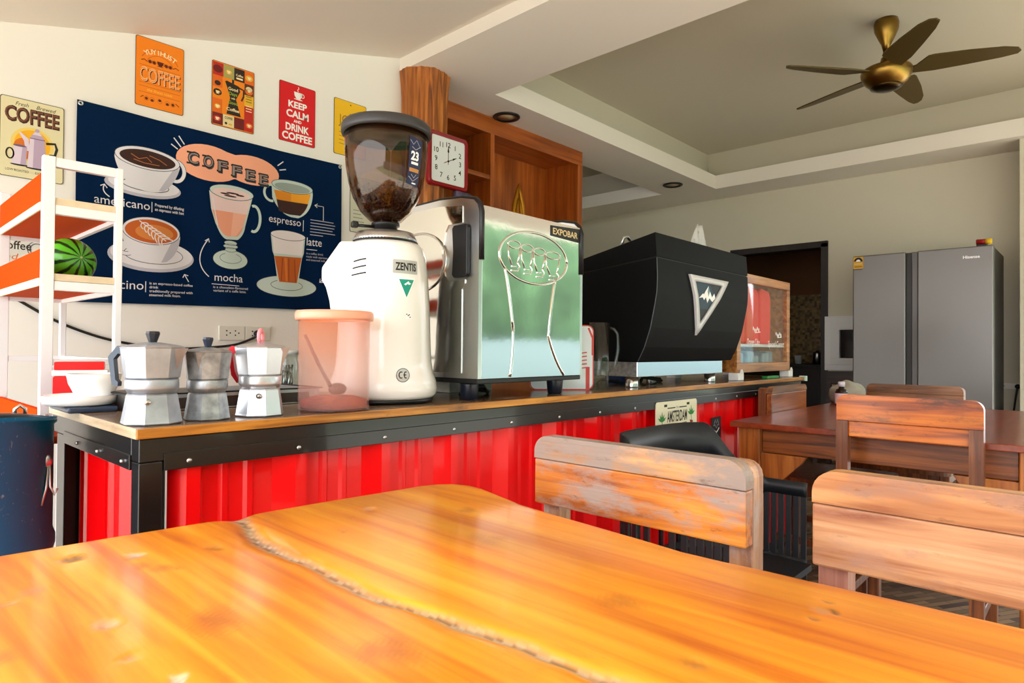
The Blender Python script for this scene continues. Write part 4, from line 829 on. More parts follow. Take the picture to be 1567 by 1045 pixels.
# ------------------------------------------------------------------ moka pots
CT = -.140                                     # counter top, relative to the eye
M_alu = mat('dull_aluminium', (170, 175, 182), .42, .7, bump=.1, bscale=120, var=.2, vscale=24)
M_alu2 = mat('stained_aluminium', (158, 162, 166), .42, .7, bump=.12, bscale=120, var=.45, vscale=40)
M_alu3 = mat('clean_aluminium', (204, 208, 214), .32, .75, bump=.05, bscale=120)
def moka(label, c, rz, s, m, mh, mk, a0, knob='cone', group='moka pots on the counter', slim=1):
    t = thing('moka_pot', label, 'moka pot', (c[0], c[1], EYE+CT), rz, group)
    h = s
    B().lathe([(0, .0005), (.049*h, .0005), (.0515*h, .003*h), (.0505*h, .006*h), (.0425*h, .053*h), (.040*h, .056*h), (0, .056*h)], seg=8, facet=True, a0=a0).obj('boiler', m, t, 'local')
    B().lathe([(0, .0565*h), (.0395*h, .0565*h), (.042*h, .062*h), (.0435*h, .063*h), (.0445*h, .066*h), (.0445*h, .079*h), (.0435*h, .082*h), (0, .082*h)], seg=32).obj('collar', m, t, 'local')
    b = B(); b.lathe([(0, .0825*h), (.042*h, .0825*h), (.0465*h, .085*h), (.0535*h, .138*h), (.0515*h, .138*h), (.045*h, .09*h), (0, .09*h)], seg=8, facet=True, a0=a0)
    # pouring lip on the -x side
    for sg in (-1, 1):
        b.face([(-.047*h, sg*.0165*h, .138*h), (-.066*h, 0, .139*h), (-.0445*h, 0, .098*h)])
    b.obj('upper_chamber', m, t, 'local')
    B().lathe([(0, .1385*h), (.054*h, .1385*h), (.0545*h, .140*h), (.046*h, .1435*h), (.012*h, .149*h), (0, .149*h)], seg=8, facet=True, a0=a0).obj('lid', m, t, 'local')
    if knob == 'cone': B().lathe([(0, .149*h), (.007*h, .149*h), (.0085*h, .153*h), (.0125*h, .165*h), (.011*h, .169*h), (0, .170*h)], seg=8, facet=True).obj('knob', mk, t, 'local')
    else:
        b = B(); b.tube([(.0, .0115*h*math.sin(q)*.95, .161*h+.0135*h*math.cos(q)) for q in [2*PI*i/20 for i in range(21)]], .0045*h, 8); b.box(-.004*h, .004*h, -.006*h, .006*h, .1485*h, .153*h); b.obj('knob', mk, t, 'local')
    b = B()
    if knob == 'cone': out = [(.0515, .139), (.062, .142), (.0785, .122), (.071, .070), (.060, .068), (.0595, .076), (.0645, .080), (.0685, .118), (.0605, .128), (.0525, .126)]
    else: out = [(.0515, .139), (.062, .142), (.070, .132), (.062, .082), (.050, .066), (.0475, .074), (.054, .090), (.0605, .126), (.0525, .127)]
    b.prism([(x*h, z*h) for x, z in out], -.006*h, .006*h, 'y'); b.obj('handle', mh, t, 'local')
    for ch in t.children:
        for v in ch.data.vertices: v.co.x *= slim; v.co.y *= slim
    return t
def valve(t, h, ang, m):
    M = Matrix.Rotation(ang, 4, 'Z') @ Matrix.Translation((.0435*h, 0, .042*h)) @ Matrix.Rotation(PI/2-.15, 4, 'Y')
    B().lathe([(.0, 0), (.0055, 0), (.0055, .003), (.003, .0035), (.0025, .006), (0, .006)], seg=12, M=M).obj('safety_valve', m, t, 'local')
M_bake = mat('slate_blue_handle', (62, 76, 92), .35); M_knobk = mat('black_knob', (34, 34, 40), .3)
ang = math.radians(133)
t = moka('largest aluminium moka pot, slate handle on the left, at the counter corner', (.402, 1.262), ang, .985, M_alu, M_bake, M_knobk, .30); valve(t, .985, math.radians(110), M_chrome)
t = moka('small stained aluminium moka pot with its spout forward, middle of three', (.500, 1.264), math.radians(46), .93, M_alu2, M_knobk, mat('navy_knob', (40, 50, 68), .3), .15, slim=.88)
M_redh = mat('red_handle', (214, 30, 44), .3); M_pinkk = mat('pink_knob', (240, 150, 160), .35)
t = moka('clean aluminium moka pot with a red handle and pink ring knob', (.606, 1.266), ang, 1.0, M_alu3, M_redh, M_pinkk, .62, 'ring', slim=.93); valve(t, 1.0, math.radians(108), M_screw)

# ------------------------------------------------------------------ things at the left end of the counter
def lathe_thing(name, label, cat, prof, c, m, seg=40, **k): return tag(B().lathe([(r, z+CT) for r, z in prof], c, seg, **k).obj(name, m), label, cat)
lathe_thing('saucer', 'stack-thick white saucer at the left end of the counter', 'saucer', [(0, .014), (.045, .014), (.064, .0145), (.071, .034), (.074, .034), (.070, .016), (.060, .0125), (0, .0125)], (.375, 1.615), M_ceramic)
lathe_thing('bowl', 'white tapering bowl standing in the white saucer', 'bowl', [(0, .0150), (.026, .0150), (.030, .020), (.048, .058), (.0515, .078), (.0495, .079), (.046, .06), (.027, .024), (0, .022)], (.40, 1.62), M_ceramic)
b = B(); b.box(.335, .425, 1.540, 1.70, CT+.0002, CT+.012, .004); tag(b.obj('kitchen_scale', mat('slate_scale', (48, 62, 84), .3)), 'flat slate-blue scale under the white saucer', 'scale')
rb = thing('red_box', 'glossy red plastic box with a white band behind the white bowl', 'box', (.40, 1.76, EYE+CT), -.3)
B().prism(rrect(-.045, .060, .0005, .069, .004, 3), -.02, .02).obj('body', M_red, rb, 'local'); B().box(-.047, .062, -.021, .021, .0695, .0825, .002).obj('band', M_white, rb, 'local'); B().prism(rrect(-.043, .054, .083, .102, .003, 3), -.019, .019).obj('lid', M_red, rb, 'local')
tr = thing('steel_tray', 'low rectangular steel tray behind the moka pots', 'tray', (.645, 1.58, EYE+CT), .0)
b = B(); b.box(.43, .86, 1.47, 1.475, CT+.0005, CT+.036, .001); b.box(.43, .435, 1.475, 1.70, CT+.0005, CT+.036, .001); b.box(.855, .86, 1.475, 1.70, CT+.0005, CT+.036, .001); b.box(.43, .86, 1.70, 1.705, CT+.0005, CT+.036, .001); b.box(.435, .855, 1.475, 1.70, CT+.0005, CT+.003)
b.obj('pan', M_steel, tr); b = B(); b.box(.424, .866, 1.462, 1.475, CT+.036, CT+.039, .001); b.box(.424, .436, 1.475, 1.70, CT+.036, CT+.039, .001); b.box(.854, .866, 1.475, 1.70, CT+.036, CT+.039, .001); b.obj('rim', M_dark, tr)
B().box(.48, .83, 1.4665, 1.4695, CT+.004, CT+.028, .001).obj('front_plate', mat('dark_smoked_plate', (52, 40, 34), .2), tr)
b = B(); b.tube([(.435, 1.40, CT+.055), (.438, 1.40, CT+.03), (.45, 1.40, CT+.022), (.455, 1.40, CT+.035), (.447, 1.40, CT+.045)], .0028, 8); b.box(.425, .47, 1.385, 1.41, CT+.0003, CT+.02, .006)
tag(b.obj('bottle_opener', mat('dull_dark_steel', (70, 66, 62), .35, .8)), 'small dark steel opener lying behind the largest moka pot', 'opener')
# glass jar of foil sticks
jr = thing('glass_jar', 'glass jar of silvery wrapped sticks between the red-handled pot and the orange tub', 'jar', (.915, 1.745, EYE+CT))
M_glass = thin_glass('clear_glass', (238, 242, 240))
B().lathe([(0, CT+.0005), (.033, CT+.0005), (.034, CT+.09), (.030, CT+.104), (.031, CT+.118), (.029, CT+.118), (.028, CT+.104), (.032, CT+.088), (.031, CT+.003), (0, CT+.003)], (.915, 1.745), 32).obj('jar_body', M_glass, jr)
B().lathe([(0, CT+.1185), (.034, CT+.1185), (.034, CT+.128), (.03, CT+.131), (0, CT+.131)], (.915, 1.745), 28).obj('jar_lid', mat('pale_grey_lid', (196, 204, 200), .4), jr)
b = B(); r8 = random.Random(8)
for i in range(22):
    a_, r_ = r8.uniform(0, 6.28), .022*math.sqrt(r8.random()); x, y = .915+r_*math.cos(a_), 1.745+r_*math.sin(a_)
    b.tube([(x, y, CT+.005), (x+r8.uniform(-.006, .006), y+r8.uniform(-.006, .006), CT+.075+r8.uniform(-.01, .015))], .0032, 5)
fs = b.obj('foil_sticks', mat('silver_foil', (200, 200, 198), .25, 1), jr); fs['kind'] = 'stuff'

# orange-pink plastic tub with a scoop
tu = thing('plastic_tub', 'see-through orange-pink plastic tub with a rim, dusty inside, on the counter edge', 'tub', (.781, 1.272, EYE+CT))
M_tubp = mat('tinted_plastic', (250, 178, 152), .18, alpha=.24); TC = (.781, 1.272)
_nt = M_tubp.node_tree; _tc = _nt.nodes.new('ShaderNodeTexCoord'); _sp = _nt.nodes.new('ShaderNodeSeparateXYZ'); _n = _nt.nodes.new('ShaderNodeTexNoise'); _n.inputs['Scale'].default_value = 14; _n.inputs['Detail'].default_value = 5
_ad = _nt.nodes.new('ShaderNodeMath'); _ad.operation = 'MULTIPLY_ADD'; _ad.inputs[1].default_value = .09; _r = _nt.nodes.new('ShaderNodeValToRGB')
_nt.links.new(_tc.outputs['Object'], _sp.inputs[0]); _nt.links.new(_tc.outputs['Object'], _n.inputs['Vector']); _nt.links.new(_n.outputs['Fac'], _ad.inputs[0]); _nt.links.new(_sp.outputs['Z'], _ad.inputs[2])
_mr = _nt.nodes.new('ShaderNodeMapRange'); _mr.inputs[1].default_value = .03; _mr.inputs[2].default_value = .25; _nt.links.new(_ad.outputs[0], _mr.inputs[0]); _nt.links.new(_mr.outputs[0], _r.inputs[0])
_e = _r.color_ramp.elements; _e[0].color = (*lin((206, 160, 160)), 1); _e[1].color = (*lin((240, 138, 78)), 1); _e.new(.45).color = (*lin((238, 186, 166)), 1); _nt.links.new(_r.outputs[0], _nt.nodes['Principled BSDF'].inputs['Base Color'])   # coffee stains, stronger towards the rim
B().lathe([(0, CT+.0008), (.0755, CT+.0008), (.078, CT+.004), (.0785, CT+.20), (.0775, CT+.20), (.0755, CT+.006), (0, CT+.005)], TC, 48).obj('tub_body', M_tubp, tu)
B().lathe([(.0772, CT+.2005), (.0850, CT+.2005), (.0862, CT+.206), (.0862, CT+.216), (.083, CT+.2215), (.0765, CT+.2215), (.0765, CT+.2005)], TC, 48).obj('rim', mat('peach_plastic_rim', (242, 168, 138), .3), tu)
b = B(); b.lathe([(0, CT+.0055), (.0725, CT+.0055), (.0725, CT+.022), (.05, CT+.030), (.02, CT+.022), (0, CT+.02)], TC, 32); p_ = b.obj('residue_powder', mat('red_brown_powder', (164, 72, 46), .9, var=.3, vscale=40)); tag(p_, 'red-brown powder lying in the bottom of the orange tub', 'powder'); p_['kind'] = 'stuff'
b = B(); b.tube([(.715, 1.285, CT+.168), (.745, 1.28, CT+.105), (.775, 1.275, CT+.05)], [.0055, .006, .007], 8, flat=.5); b.ball((.79, 1.272, CT+.046), .022, .016, .014, 16, 10)
tag(b.obj('scoop', mat('dark_grey_scoop', (96, 76, 84), .4)), 'dark scoop standing slantwise inside the orange tub', 'scoop')

# ------------------------------------------------------------------ white coffee grinder
GC = Vector((.994, 1.378, 0)); GS = 1.022; M_gr = mat('white_enamel', (240, 239, 236), .16, coat=.5)
g = thing('coffee_grinder', 'tall white coffee grinder with a smoky bean hopper', 'coffee grinder', (GC.x, GC.y, EYE+CT))
TOC = math.atan2(-GC.y, -GC.x)                                   # side turned to the room
prof = [(0, .012), (.128, .012), (.136, .020), (.1395, .036), (.137, .054), (.129, .075), (.1235, .105), (.121, .16), (.118, .24), (.113, .32), (.107, .365), (.099, .392), (.088, .402), (0, .402)]
B().lathe([(r*.97, z) for r, z in prof], seg=56).obj('body', M_gr, g, 'local')
B().lathe([(0, .0005), (.118, .0005), (.124, .003), (.126, .0118), (0, .0118)], seg=48).obj('base_plate', M_black, g, 'local')
B().lathe([(0, .4025), (.083, .4025), (.083, .407), (0, .407)], seg=48).obj('seal_ring', M_black, g, 'local')
b = B(); b.lathe([(0, .4075), (.081, .4075), (.081, .413), (.072, .430), (.04, .436), (0, .436)], seg=64)
for i in range(64): q = 2*PI*i/64; b.box(.0805, .0822, -.0012, .0012, .408, .4125, M=Matrix.Rotation(q, 4, 'Z'))
b.obj('adjusting_collar', M_steel, g, 'local')
B().lathe([(0, .4365), (.030, .4365), (.030, .448), (.036, .450), (.036, .456), (0, .456)], seg=24).obj('hopper_neck', M_black, g, 'local')
dl = TOC-PI/2+.25                                                # to the left as seen
b = B(); M = Matrix.Rotation(dl, 4, 'Z'); b.tube([M @ Vector((.03, 0, .446)), M @ Vector((.075, 0, .446))], .004, 8); b.box(.070, .088, -.009, .009, .439, .455, .004, M=M); b.obj('shutter_lever', M_black, g, 'local')
b = B(); b.prism([(.06, .402), (.105, .402), (.150, .335), (.150, .300), (.132, .288), (.126, .215), (.10, .19), (.06, .19)], -.05, .05, 'y', M=Matrix.Rotation(TOC-PI/2-.12, 4, 'Z'))
bmesh.ops.bevel(b.bm, geom=b.bm.edges[:], offset=.006, segments=2, profile=.5, affect='EDGES', clamp_overlap=True); b.obj('dosing_head', M_gr, g, 'local')
def gsurf(off=.0006):
    pr = [(r*.97, z) for r, z in prof]; zs = [z for r, z in pr[1:-1]]; rs_ = [r for r, z in pr[1:-1]]
    def f(u, v, d):
        r = float(np.interp(v, zs, rs_))+off+d; a = TOC+u/float(np.interp(v, zs, rs_)); return Vector((r*math.cos(a), r*math.sin(a), v))
    return f
a = Art(fn=gsurf(), step=.0003, seg=.012)
silver = mat('silver_sticker', (186, 188, 186), .35, .5)
a.poly(rrect(.018, .086, .318, .352, .002, 2), silver, 1); a.text('ZENTIS', .024, .326, .018, M_ink, 2, w=.057, bold=.03)
teal = K('teal', (18, 150, 128)); a.poly([(.028, .308), (.079, .308), (.053, .252)], K('sticker_white', (250, 250, 250)), 1); a.poly([(.033, .304), (.074, .304), (.053, .260)], teal, 2)
a.poly([(.046, .292), (.054, .297), (.058, .300), (.061, .296), (.066, .294), (.060, .291), (.055, .293), (.050, .289)], K('sticker_white', (0, 0, 0)), 3)
a.rect(.052, .208, .066, .222, K('sticker_white', (0, 0, 0)), 1)
for x, y in ((.054, .219), (.058, .216), (.063, .212), (.061, .218)): a.rect(x-.0015, y-.0015, x+.0015, y+.0015, M_ink, 2)
a.ell(.045, .072, .017, .0165, silver, 1, n=28); a.ring(.045, .072, .0165, .016, .0014, M_ink, 2, n=28)
a.line([(.0435, .0795), (.038, .0795), (.0355, .075), (.0355, .070), (.038, .0655), (.0435, .0655)], .0028, M_ink, 2); a.line([(.0545, .0795), (.050, .0795), (.0475, .0725), (.050, .0655), (.0545, .0655)], .0028, M_ink, 2); a.line([(.048, .0725), (.0535, .0725)], .0026, M_ink, 2)
a.obj('sticker_print', g, 'local')['kind'] = 'stuff'
a = Art(fn=gsurf(), step=.0003, seg=.01)
for i in range(3): y = .352-.017*i; a.line([(-.083-.006*i*.5, y-.006), (-.062, y-.002), (-.046, y)], .0036, M_dark, 1)
a.obj('vent_slots', g, 'local')
M_hop = thin_glass('smoky_hopper', (212, 192, 164))
hp = [(.022, .457), (.040, .462), (.064, .485), (.083, .520), (.094, .555), (.1015, .60), (.1045, .64), (.106, .69)]
B().lathe(hp+[(r-.0025, z) for r, z in hp[::-1]]+[hp[0]], seg=56).obj('hopper', M_hop, g, 'local')
B().lathe([(.1065, .680), (.1125, .681), (.114, .686), (.114, .700), (.110, .707), (.05, .710), (0, .710), (0, .700), (.1065, .698), (.1065, .680)], seg=56).obj('hopper_lid', mat('grey_black_lid', (52, 52, 54), .4), g, 'local')
hr = float(np.interp(.60, [z for r, z in hp], [r for r, z in hp]))
def hsurf(u, v, d):
    r = float(np.interp(v, [z for _, z in hp], [q for q, _ in hp]))+.0008+d; a_ = TOC+u/.104; return Vector((r*math.cos(a_), r*math.sin(a_), v))
a = Art(fn=hsurf, step=.0003, seg=.012); nv = K('label_navy', (20, 32, 70)); a.poly([(.058, .545), (.102, .54), (.102, .655), (.058, .66)], nv, 1)
a.text('23', .064, .603, .020, K('sticker_white', (0, 0, 0)), 2, w=.026, bold=.04); a.rect(.066, .592, .090, .598, K('sticker_white', (0, 0, 0)), 2); a.rect(.062, .574, .096, .583, K('label_gold', (186, 130, 60)), 2)
for p in (((.06, .65), (.07, .64), (.08, .652), (.094, .636)), ((.062, .562), (.078, .552), (.098, .566)), ((.07, .568), (.08, .560), (.088, .57)), ((.066, .634), (.078, .628), (.096, .64))): a.line(p, .0012, csh, 2)
a.rect(.076, .546, .092, .549, K('sticker_white', (0, 0, 0)), 2); a.obj('hopper_label', g, 'local')
for ch in g.children:
    for v in ch.data.vertices: v.co *= GS
b = B(); r9 = random.Random(9); ico = bmesh.new(); bmesh.ops.create_icosphere(ico, subdivisions=1, radius=1); iv = [v.co.copy() for v in ico.verts]; iff = [[v.index for v in f.verts] for f in ico.faces]; ico.free(); nb = 0
while nb < 620:
    z = .463+.105*r9.random()**.8; rmax = float(np.interp(z, [q for _, q in hp], [q for q, _ in hp]))-.0095
    th = r9.uniform(0, 2*PI); rr = rmax*math.sqrt(r9.random()) if r9.random() < .5 else rmax*r9.uniform(.85, 1)
    top = .548+.012*math.sin(3*th)-.10*(rr-.03) if rr > .03 else .560
    if z > top: continue
    M = Matrix.Translation((GC.x+GS*rr*math.cos(th), GC.y+GS*rr*math.sin(th), GS*z+CT)) @ Matrix.Rotation(r9.uniform(0, 6.28), 4, Vector((r9.uniform(-1, 1), r9.uniform(-1, 1), r9.uniform(-1, 1))).normalized()) @ Matrix.Diagonal((.0062, .0045, .0036, 1))
    vs = [b.bm.verts.new(M @ p) for p in iv]; b._fin([b.bm.faces.new([vs[i] for i in f]) for f in iff], True); nb += 1
be = b.obj('coffee_beans', mat('roasted_bean', (74, 36, 20), .35, var=.5, vscale=60)); tag(be, 'dark roasted beans heaped in the bottom of the grinder hopper', 'coffee beans'); be['kind'] = 'stuff'

# ------------------------------------------------------------------ polished steel espresso machine
M_mir = mat('polished_steel', (216, 216, 210), .07, 1, bump=.12, bscale=5); M_sat = mat('satin_steel', (196, 196, 194), .28, 1)
em = thing('espresso_machine', 'polished steel espresso machine with an embossed oval of cups on its back', 'espresso machine', (1.39, 1.45, EYE+CT))
B().prism([(1.203, -.08), (1.203, .372), (1.214, .385), (1.62, .385), (1.69, .34), (1.69, -.08)], 1.181, 1.601, 'x').obj('body', M_sat, em)
B().prism(rrect(1.176, 1.606, -.0795, .381, .006, 3), 1.1995, 1.2025).obj('back_panel', M_mir, em)
def emb(pts, r=.0032): return B().tube([(x, 1.199, z) for x, z in pts], r, 8)
emb(ellp(1.3885, .262, .1485, .074, 56)+[ellp(1.3885, .262, .1485, .074, 56)[0]], .0035).obj('embossed_oval', M_mir, em)
for i in range(4):
    cx = 1.300+.054*i+(.008 if i == 3 else 0); cz = .292-.004*i; w = .026 if i < 3 else .034; b = emb(ellp(cx, cz, w, .0105, 20)+[(cx+w, cz)], .0024); 
    for q in ([(cx-w, cz-.002), (cx-w*.85, cz-.035), (cx-w*.4, cz-.058)], [(cx+w, cz-.002), (cx+w*.8, cz-.03), (cx+w*.55, cz-.05)], [(cx-w*.4, cz-.062), (cx+w*.3, cz-.062)], [(cx+w*.5, cz-.050), (cx+w*.9, cz-.06), (cx+w*.5, cz-.074), (cx-w*.5, cz-.074)]):
        b.tube([(x, 1.199, z) for x, z in q], .0022, 6)
    b.obj('embossed_cup', M_mir, em)
for k_ in ([(1.262, .226), (1.283, .15), (1.297, .06), (1.300, -.02), (1.285, -.077)], [(1.482, .212), (1.462, .13), (1.452, .04), (1.478, -.03), (1.525, -.077)]):
    emb([tuple(((1-q)**2*Vector(k_[i]+(0,))+2*q*(1-q)*Vector(k_[i+1]+(0,))+q*q*Vector(k_[i+2]+(0,)))[:2]) for i in (0, 2) for q in [j/10 for j in range(11)]], .004).obj('embossed_rib', M_mir, em)
def sidep(e=0): return [(1.2+e, -.08+e), (1.2+e, .362), (1.206+e, .382-e), (1.222, .397-e), (1.27, .408-e), (1.36, .4145-e), (1.47, .413-e), (1.58, .402-e), (1.66, .375-e), (1.705-e, .33-e), (1.71-e, -.08+e)]
for x0, x1 in ((1.163, 1.1808), (1.6012, 1.619)): B().prism(sidep(), x0, x1, 'x').obj('side_panel', M_sat, em)
B().prism([(1.262, -.066), (1.262, .16), (1.25, .175), (1.25, .185), (1.318, .186), (1.330, .20), (1.345, .262), (1.330, .322), (1.318, .34), (1.262, .34), (1.262, .385), (1.36, .396), (1.47, .395), (1.58, .384), (1.64, .362), (1.685, .32), (1.69, -.066)], 1.1602, 1.1629, 'x').obj('side_mirror_plate', M_mir, em)
B().tube([(1.1595, y, z) for y, z in ellp(1.45, .245, .125, .085, 40)+[ellp(1.45, .245, .125, .085, 40)[0]]], .0035, 8).obj('embossed_oval', M_mir, em)
b = B(); b.prism([(1.238, .192), (1.286, .192), (1.293, .20), (1.284, .262), (1.293, .325), (1.286, .333), (1.238, .333), (1.232, .325), (1.232, .20)], 1.150, 1.1625, 'x'); bmesh.ops.bevel(b.bm, geom=b.bm.edges[:], offset=.0025, segments=2, profile=.5, affect='EDGES', clamp_overlap=True); b.obj('side_handle', M_black, em)
for xx in (1.172, 1.610): B().tube([(xx, y, z) for y, z in [(1.1985, .235)]+[(y-.0015, z+.0015) for y, z in sidep()[1:9]]], [.0075]*9, 8).obj('edge_trim', M_black, em)
B().box(1.165, 1.617, 1.204, 1.70, -.094, -.0805, .002).obj('base_frame', M_black, em)
for x, y in ((1.20, 1.272), (1.573, 1.272), (1.20, 1.62), (1.573, 1.62)): B().lathe([(0, CT+.0005), (.0215, CT+.0005), (.0235, CT+.003), (.0265, -.098), (.0265, -.0945), (0, -.0945)], (x, y), 24).obj('foot', mat('navy_black_rubber', (20, 26, 40), .3), em)
a = Art((1.457, 1.1992, .333)); a.poly([(0, .005), (.146, 0), (.146, .044), (0, .036)], K('plate_black', (26, 22, 20)), 1); a.text('EXPOBAR', .012, .012, .018, K('plate_gold', (214, 190, 140)), 2, w=.122, bold=.02); a.obj('name_plate', em)
B().tube([(1.156, 1.44, -.045), (1.166, 1.44, -.045)], .022, 20).obj('side_port', M_sat, em)
b = B(); b.tube([(1.25, 1.36, CT+.006), (1.29, 1.39, CT+.022), (1.35, 1.37, CT+.026), (1.40, 1.40, CT+.006)], .007, 8); b.tube([(1.30, 1.36, CT+.007), (1.36, 1.41, CT+.014), (1.42, 1.42, CT+.007)], .006, 8); tag(b.obj('hose_tangle', M_black), 'tangle of black hose under the polished steel machine', 'hose')
tag(B().box(1.33, 1.52, 1.50, 1.62, CT+.0004, CT+.034, .003).obj('paper_packet', mat('cream_packet', (214, 206, 186), .6, var=.15, vscale=30)), 'cream packet lying under the polished steel machine', 'packet')

# square white plate with a red disc, leaning between the machines
sq = thing('square_sign', 'white square metal sign with red rim and dark red disc between the two machines', 'sign', (1.72, 1.36, EYE+CT), math.atan2(-.14, .175))
b = B(); b.prism(rrect(-.112, .112, .0005, .224, .022, 6), -.002, .002); b.obj('plate', mat('white_tin', (226, 236, 240), .3), sq, 'local')
a = Art((-.112, -.0021, 0)); rr_ = K('rim_red', (206, 74, 70)); a.line([(x+.112, z) for x, z in rrect(-.1105, .1105, .002, .2225, .022, 6)], .004, rr_, 1, closed=True); a.line([(.203, .08), (.203, .004)], .014, K('rim_red', (0, 0, 0)), .6); a.line([(.205, .215), (.22, .18), (.22, .12)], .007, rr_, .6)
a.ell(.088, .118, .088, .088, K('disc_red', (150, 16, 22)), 1, n=40); a.ring(.088, .118, .0835, .0835, .004, K('sticker_white', (0, 0, 0)), 2, n=40); a.line([(.06, .075), (.118, .075)], .006, K('disc_gold', (210, 150, 50)), 2)
for i in range(5): a.line([(.176, .075+.013*i), (.200, .078+.013*i)], .004, rr_, 1)
a.obj('print', sq, 'local')
pc = thing('measuring_jug', 'clear plastic jug with a loop handle between the two machines', 'jug', (1.862, 1.305, EYE+CT)); PC = (1.862, 1.305)
B().lathe([(0, CT+.0006), (.031, CT+.0006), (.034, CT+.005), (.0385, CT+.236), (.0365, CT+.236), (.032, CT+.008), (0, CT+.006)], PC, 32).obj('jug_body', M_glass, pc)
b = B(); dr = Vector((.68, -.733, 0)); P0 = Vector((PC[0], PC[1], CT)); b.tube([P0+dr*.037+Vector((0, 0, .215)), P0+dr*.052+Vector((0, 0, .214)), P0+dr*.066+Vector((0, 0, .195)), P0+dr*.068+Vector((0, 0, .14)), P0+dr*.058+Vector((0, 0, .09)), P0+dr*.036+Vector((0, 0, .062))], .006, 10); b.obj('jug_handle', M_glass, pc)

# ------------------------------------------------------------------ black espresso machine
M_mb = mat('matt_black_steel', (9, 10, 11), .6, bump=.03, bscale=200, spec=.12); M_mb2 = mat('matt_black_lid', (10, 11, 12), .6, spec=.12)
bk = thing('espresso_machine', 'wide matt black espresso machine with a white triangle badge', 'espresso machine', (2.4, 1.4, EYE+CT)); BX0, BX1 = 2.0, 2.79
curve = [(1.156, .329), (1.153, .264), (1.155, .21), (1.163, .164), (1.181, .078), (1.206, .006), (1.232, -.043)]
cs = [(float(np.interp(z, [q for _, q in curve[::-1]], [q for q, _ in curve[::-1]])), z) for z in np.linspace(.329, -.043, 22)]
B().prism(cs+[(1.62, -.043), (1.67, .05), (1.67, .278)], BX0, BX1, 'x', smooth=False).obj('body', M_mb, bk)
B().prism([(1.1625, .42), (1.66, .314), (1.675, .2835), (1.156, .3345)], BX0-.001, BX1+.001, 'x').obj('lid', M_mb2, bk)
B().prism([(1.160, .3343), (1.16, .329), (1.665, .2781), (1.665, .2834)], BX0+.003, BX1-.003, 'x').obj('lid_gap', M_dark, bk)
b = B(); b.tube([(BX0+.0005, y, z) for y, z in cs], .0018, 6); b.obj('edge_seam', mat('grey_seam', (76, 80, 84), .4), bk)
B().box(2.015, 2.725, 1.242, 1.62, -.1, -.0435, .002).obj('base', mat('mirror_base', (196, 200, 200), .05, 1), bk); B().box(2.0135, 2.015, 1.245, 1.62, -.098, -.045).obj('base_side', mat('worn_steel_side', (160, 160, 156), .45, .8, var=.3, vscale=70), bk)
for x, y in ((2.045, 1.285), (2.69, 1.285), (2.045, 1.58), (2.69, 1.58)): B().lathe([(0, CT+.0005), (.024, CT+.0005), (.0245, CT+.003), (.0245, -.1003), (0, -.1003)], (x, y), 24).obj('foot', mat('spun_steel', (206, 206, 204), .22, 1), bk)
def bsurf(u, v, d): return Vector((u, float(np.interp(v, [q for _, q in curve[::-1]], [q for q, _ in curve[::-1]]))-.0006-d, v))
T3 = [(2.232, .291), (2.572, .289), (2.352, .060)]
cen = (sum(p[0] for p in T3)/3, sum(p[1] for p in T3)/3)
def inset(P_, k_): return [(cen[0]+(x-cen[0])*k_, cen[1]+(y-cen[1])*k_) for x, y in P_]
b = B(); o3, i3 = inset(T3, 1.0), inset(T3, .70)
for k_ in range(3):
    A_, C_, D_, E_ = o3[k_], o3[(k_+1) % 3], i3[(k_+1) % 3], i3[k_]
    lerp = lambda p, q, t_: (p[0]+(q[0]-p[0])*t_, p[1]+(q[1]-p[1])*t_)
    for lo, hi in ((.007, .007),):
        n_ = 12
        for j in range(n_):
            p0, p1 = lerp(A_, C_, j/n_), lerp(A_, C_, (j+1)/n_); q0, q1 = lerp(E_, D_, j/n_), lerp(E_, D_, (j+1)/n_)
            b.face([bsurf(*p0, .008), bsurf(*p1, .008), bsurf(*q1, .006), bsurf(*q0, .006)], True); b.face([bsurf(*p0, -.001), bsurf(*p1, -.001), bsurf(*p1, .008), bsurf(*p0, .008)]); b.face([bsurf(*q0, .006), bsurf(*q1, .006), bsurf(*q1, -.001), bsurf(*q0, -.001)])
bmesh.ops.remove_doubles(b.bm, verts=b.bm.verts[:], dist=1e-5); b.obj('badge_frame', mat('badge_white', (206, 206, 208), .35), bk)
a = Art(fn=bsurf, step=.0004, seg=.03); a.poly(inset(T3, .72), K('badge_teal', (6, 50, 66)), 1); i7 = inset(T3, .72); a.poly([i7[1], (i7[1][0]-.11, i7[1][1]), (i7[1][0]-.06, i7[1][1]-.05)], K('badge_dark', (8, 12, 16)), 2); a.poly([i7[2], (i7[2][0]-.036, i7[2][1]+.062), (i7[2][0]+.058, i7[2][1]+.062)], K('badge_dark', (0, 0, 0)), 2)
a.poly([(2.320, .205), (2.352, .226), (2.36, .222), (2.372, .235), (2.398, .258), (2.412, .238), (2.432, .215), (2.452, .232), (2.462, .212), (2.44, .196), (2.41, .210), (2.398, .19), (2.378, .212), (2.366, .200), (2.350, .210)], K('sticker_white', (0, 0, 0)), 3); a.poly([(2.398, .258), (2.412, .238), (2.40, .215), (2.392, .235)], K('snow_shadow', (110, 130, 140)), 4)
a.obj('badge_picture', bk)
b = B()
for dx, dy, h_ in ((0, 0, .20), (.03, .01, .17), (-.025, .0, .13)):
    b.grid(lambda u, v, dx=dx, dy=dy, h_=h_: Vector((2.675+dx+(u-.5)*.115*(1-.5*v**3)+.04*v, 1.335+dy+.012*math.sin(u*9+v*4)+.02*v, .3895+h_*v*.93)), 10, 8)
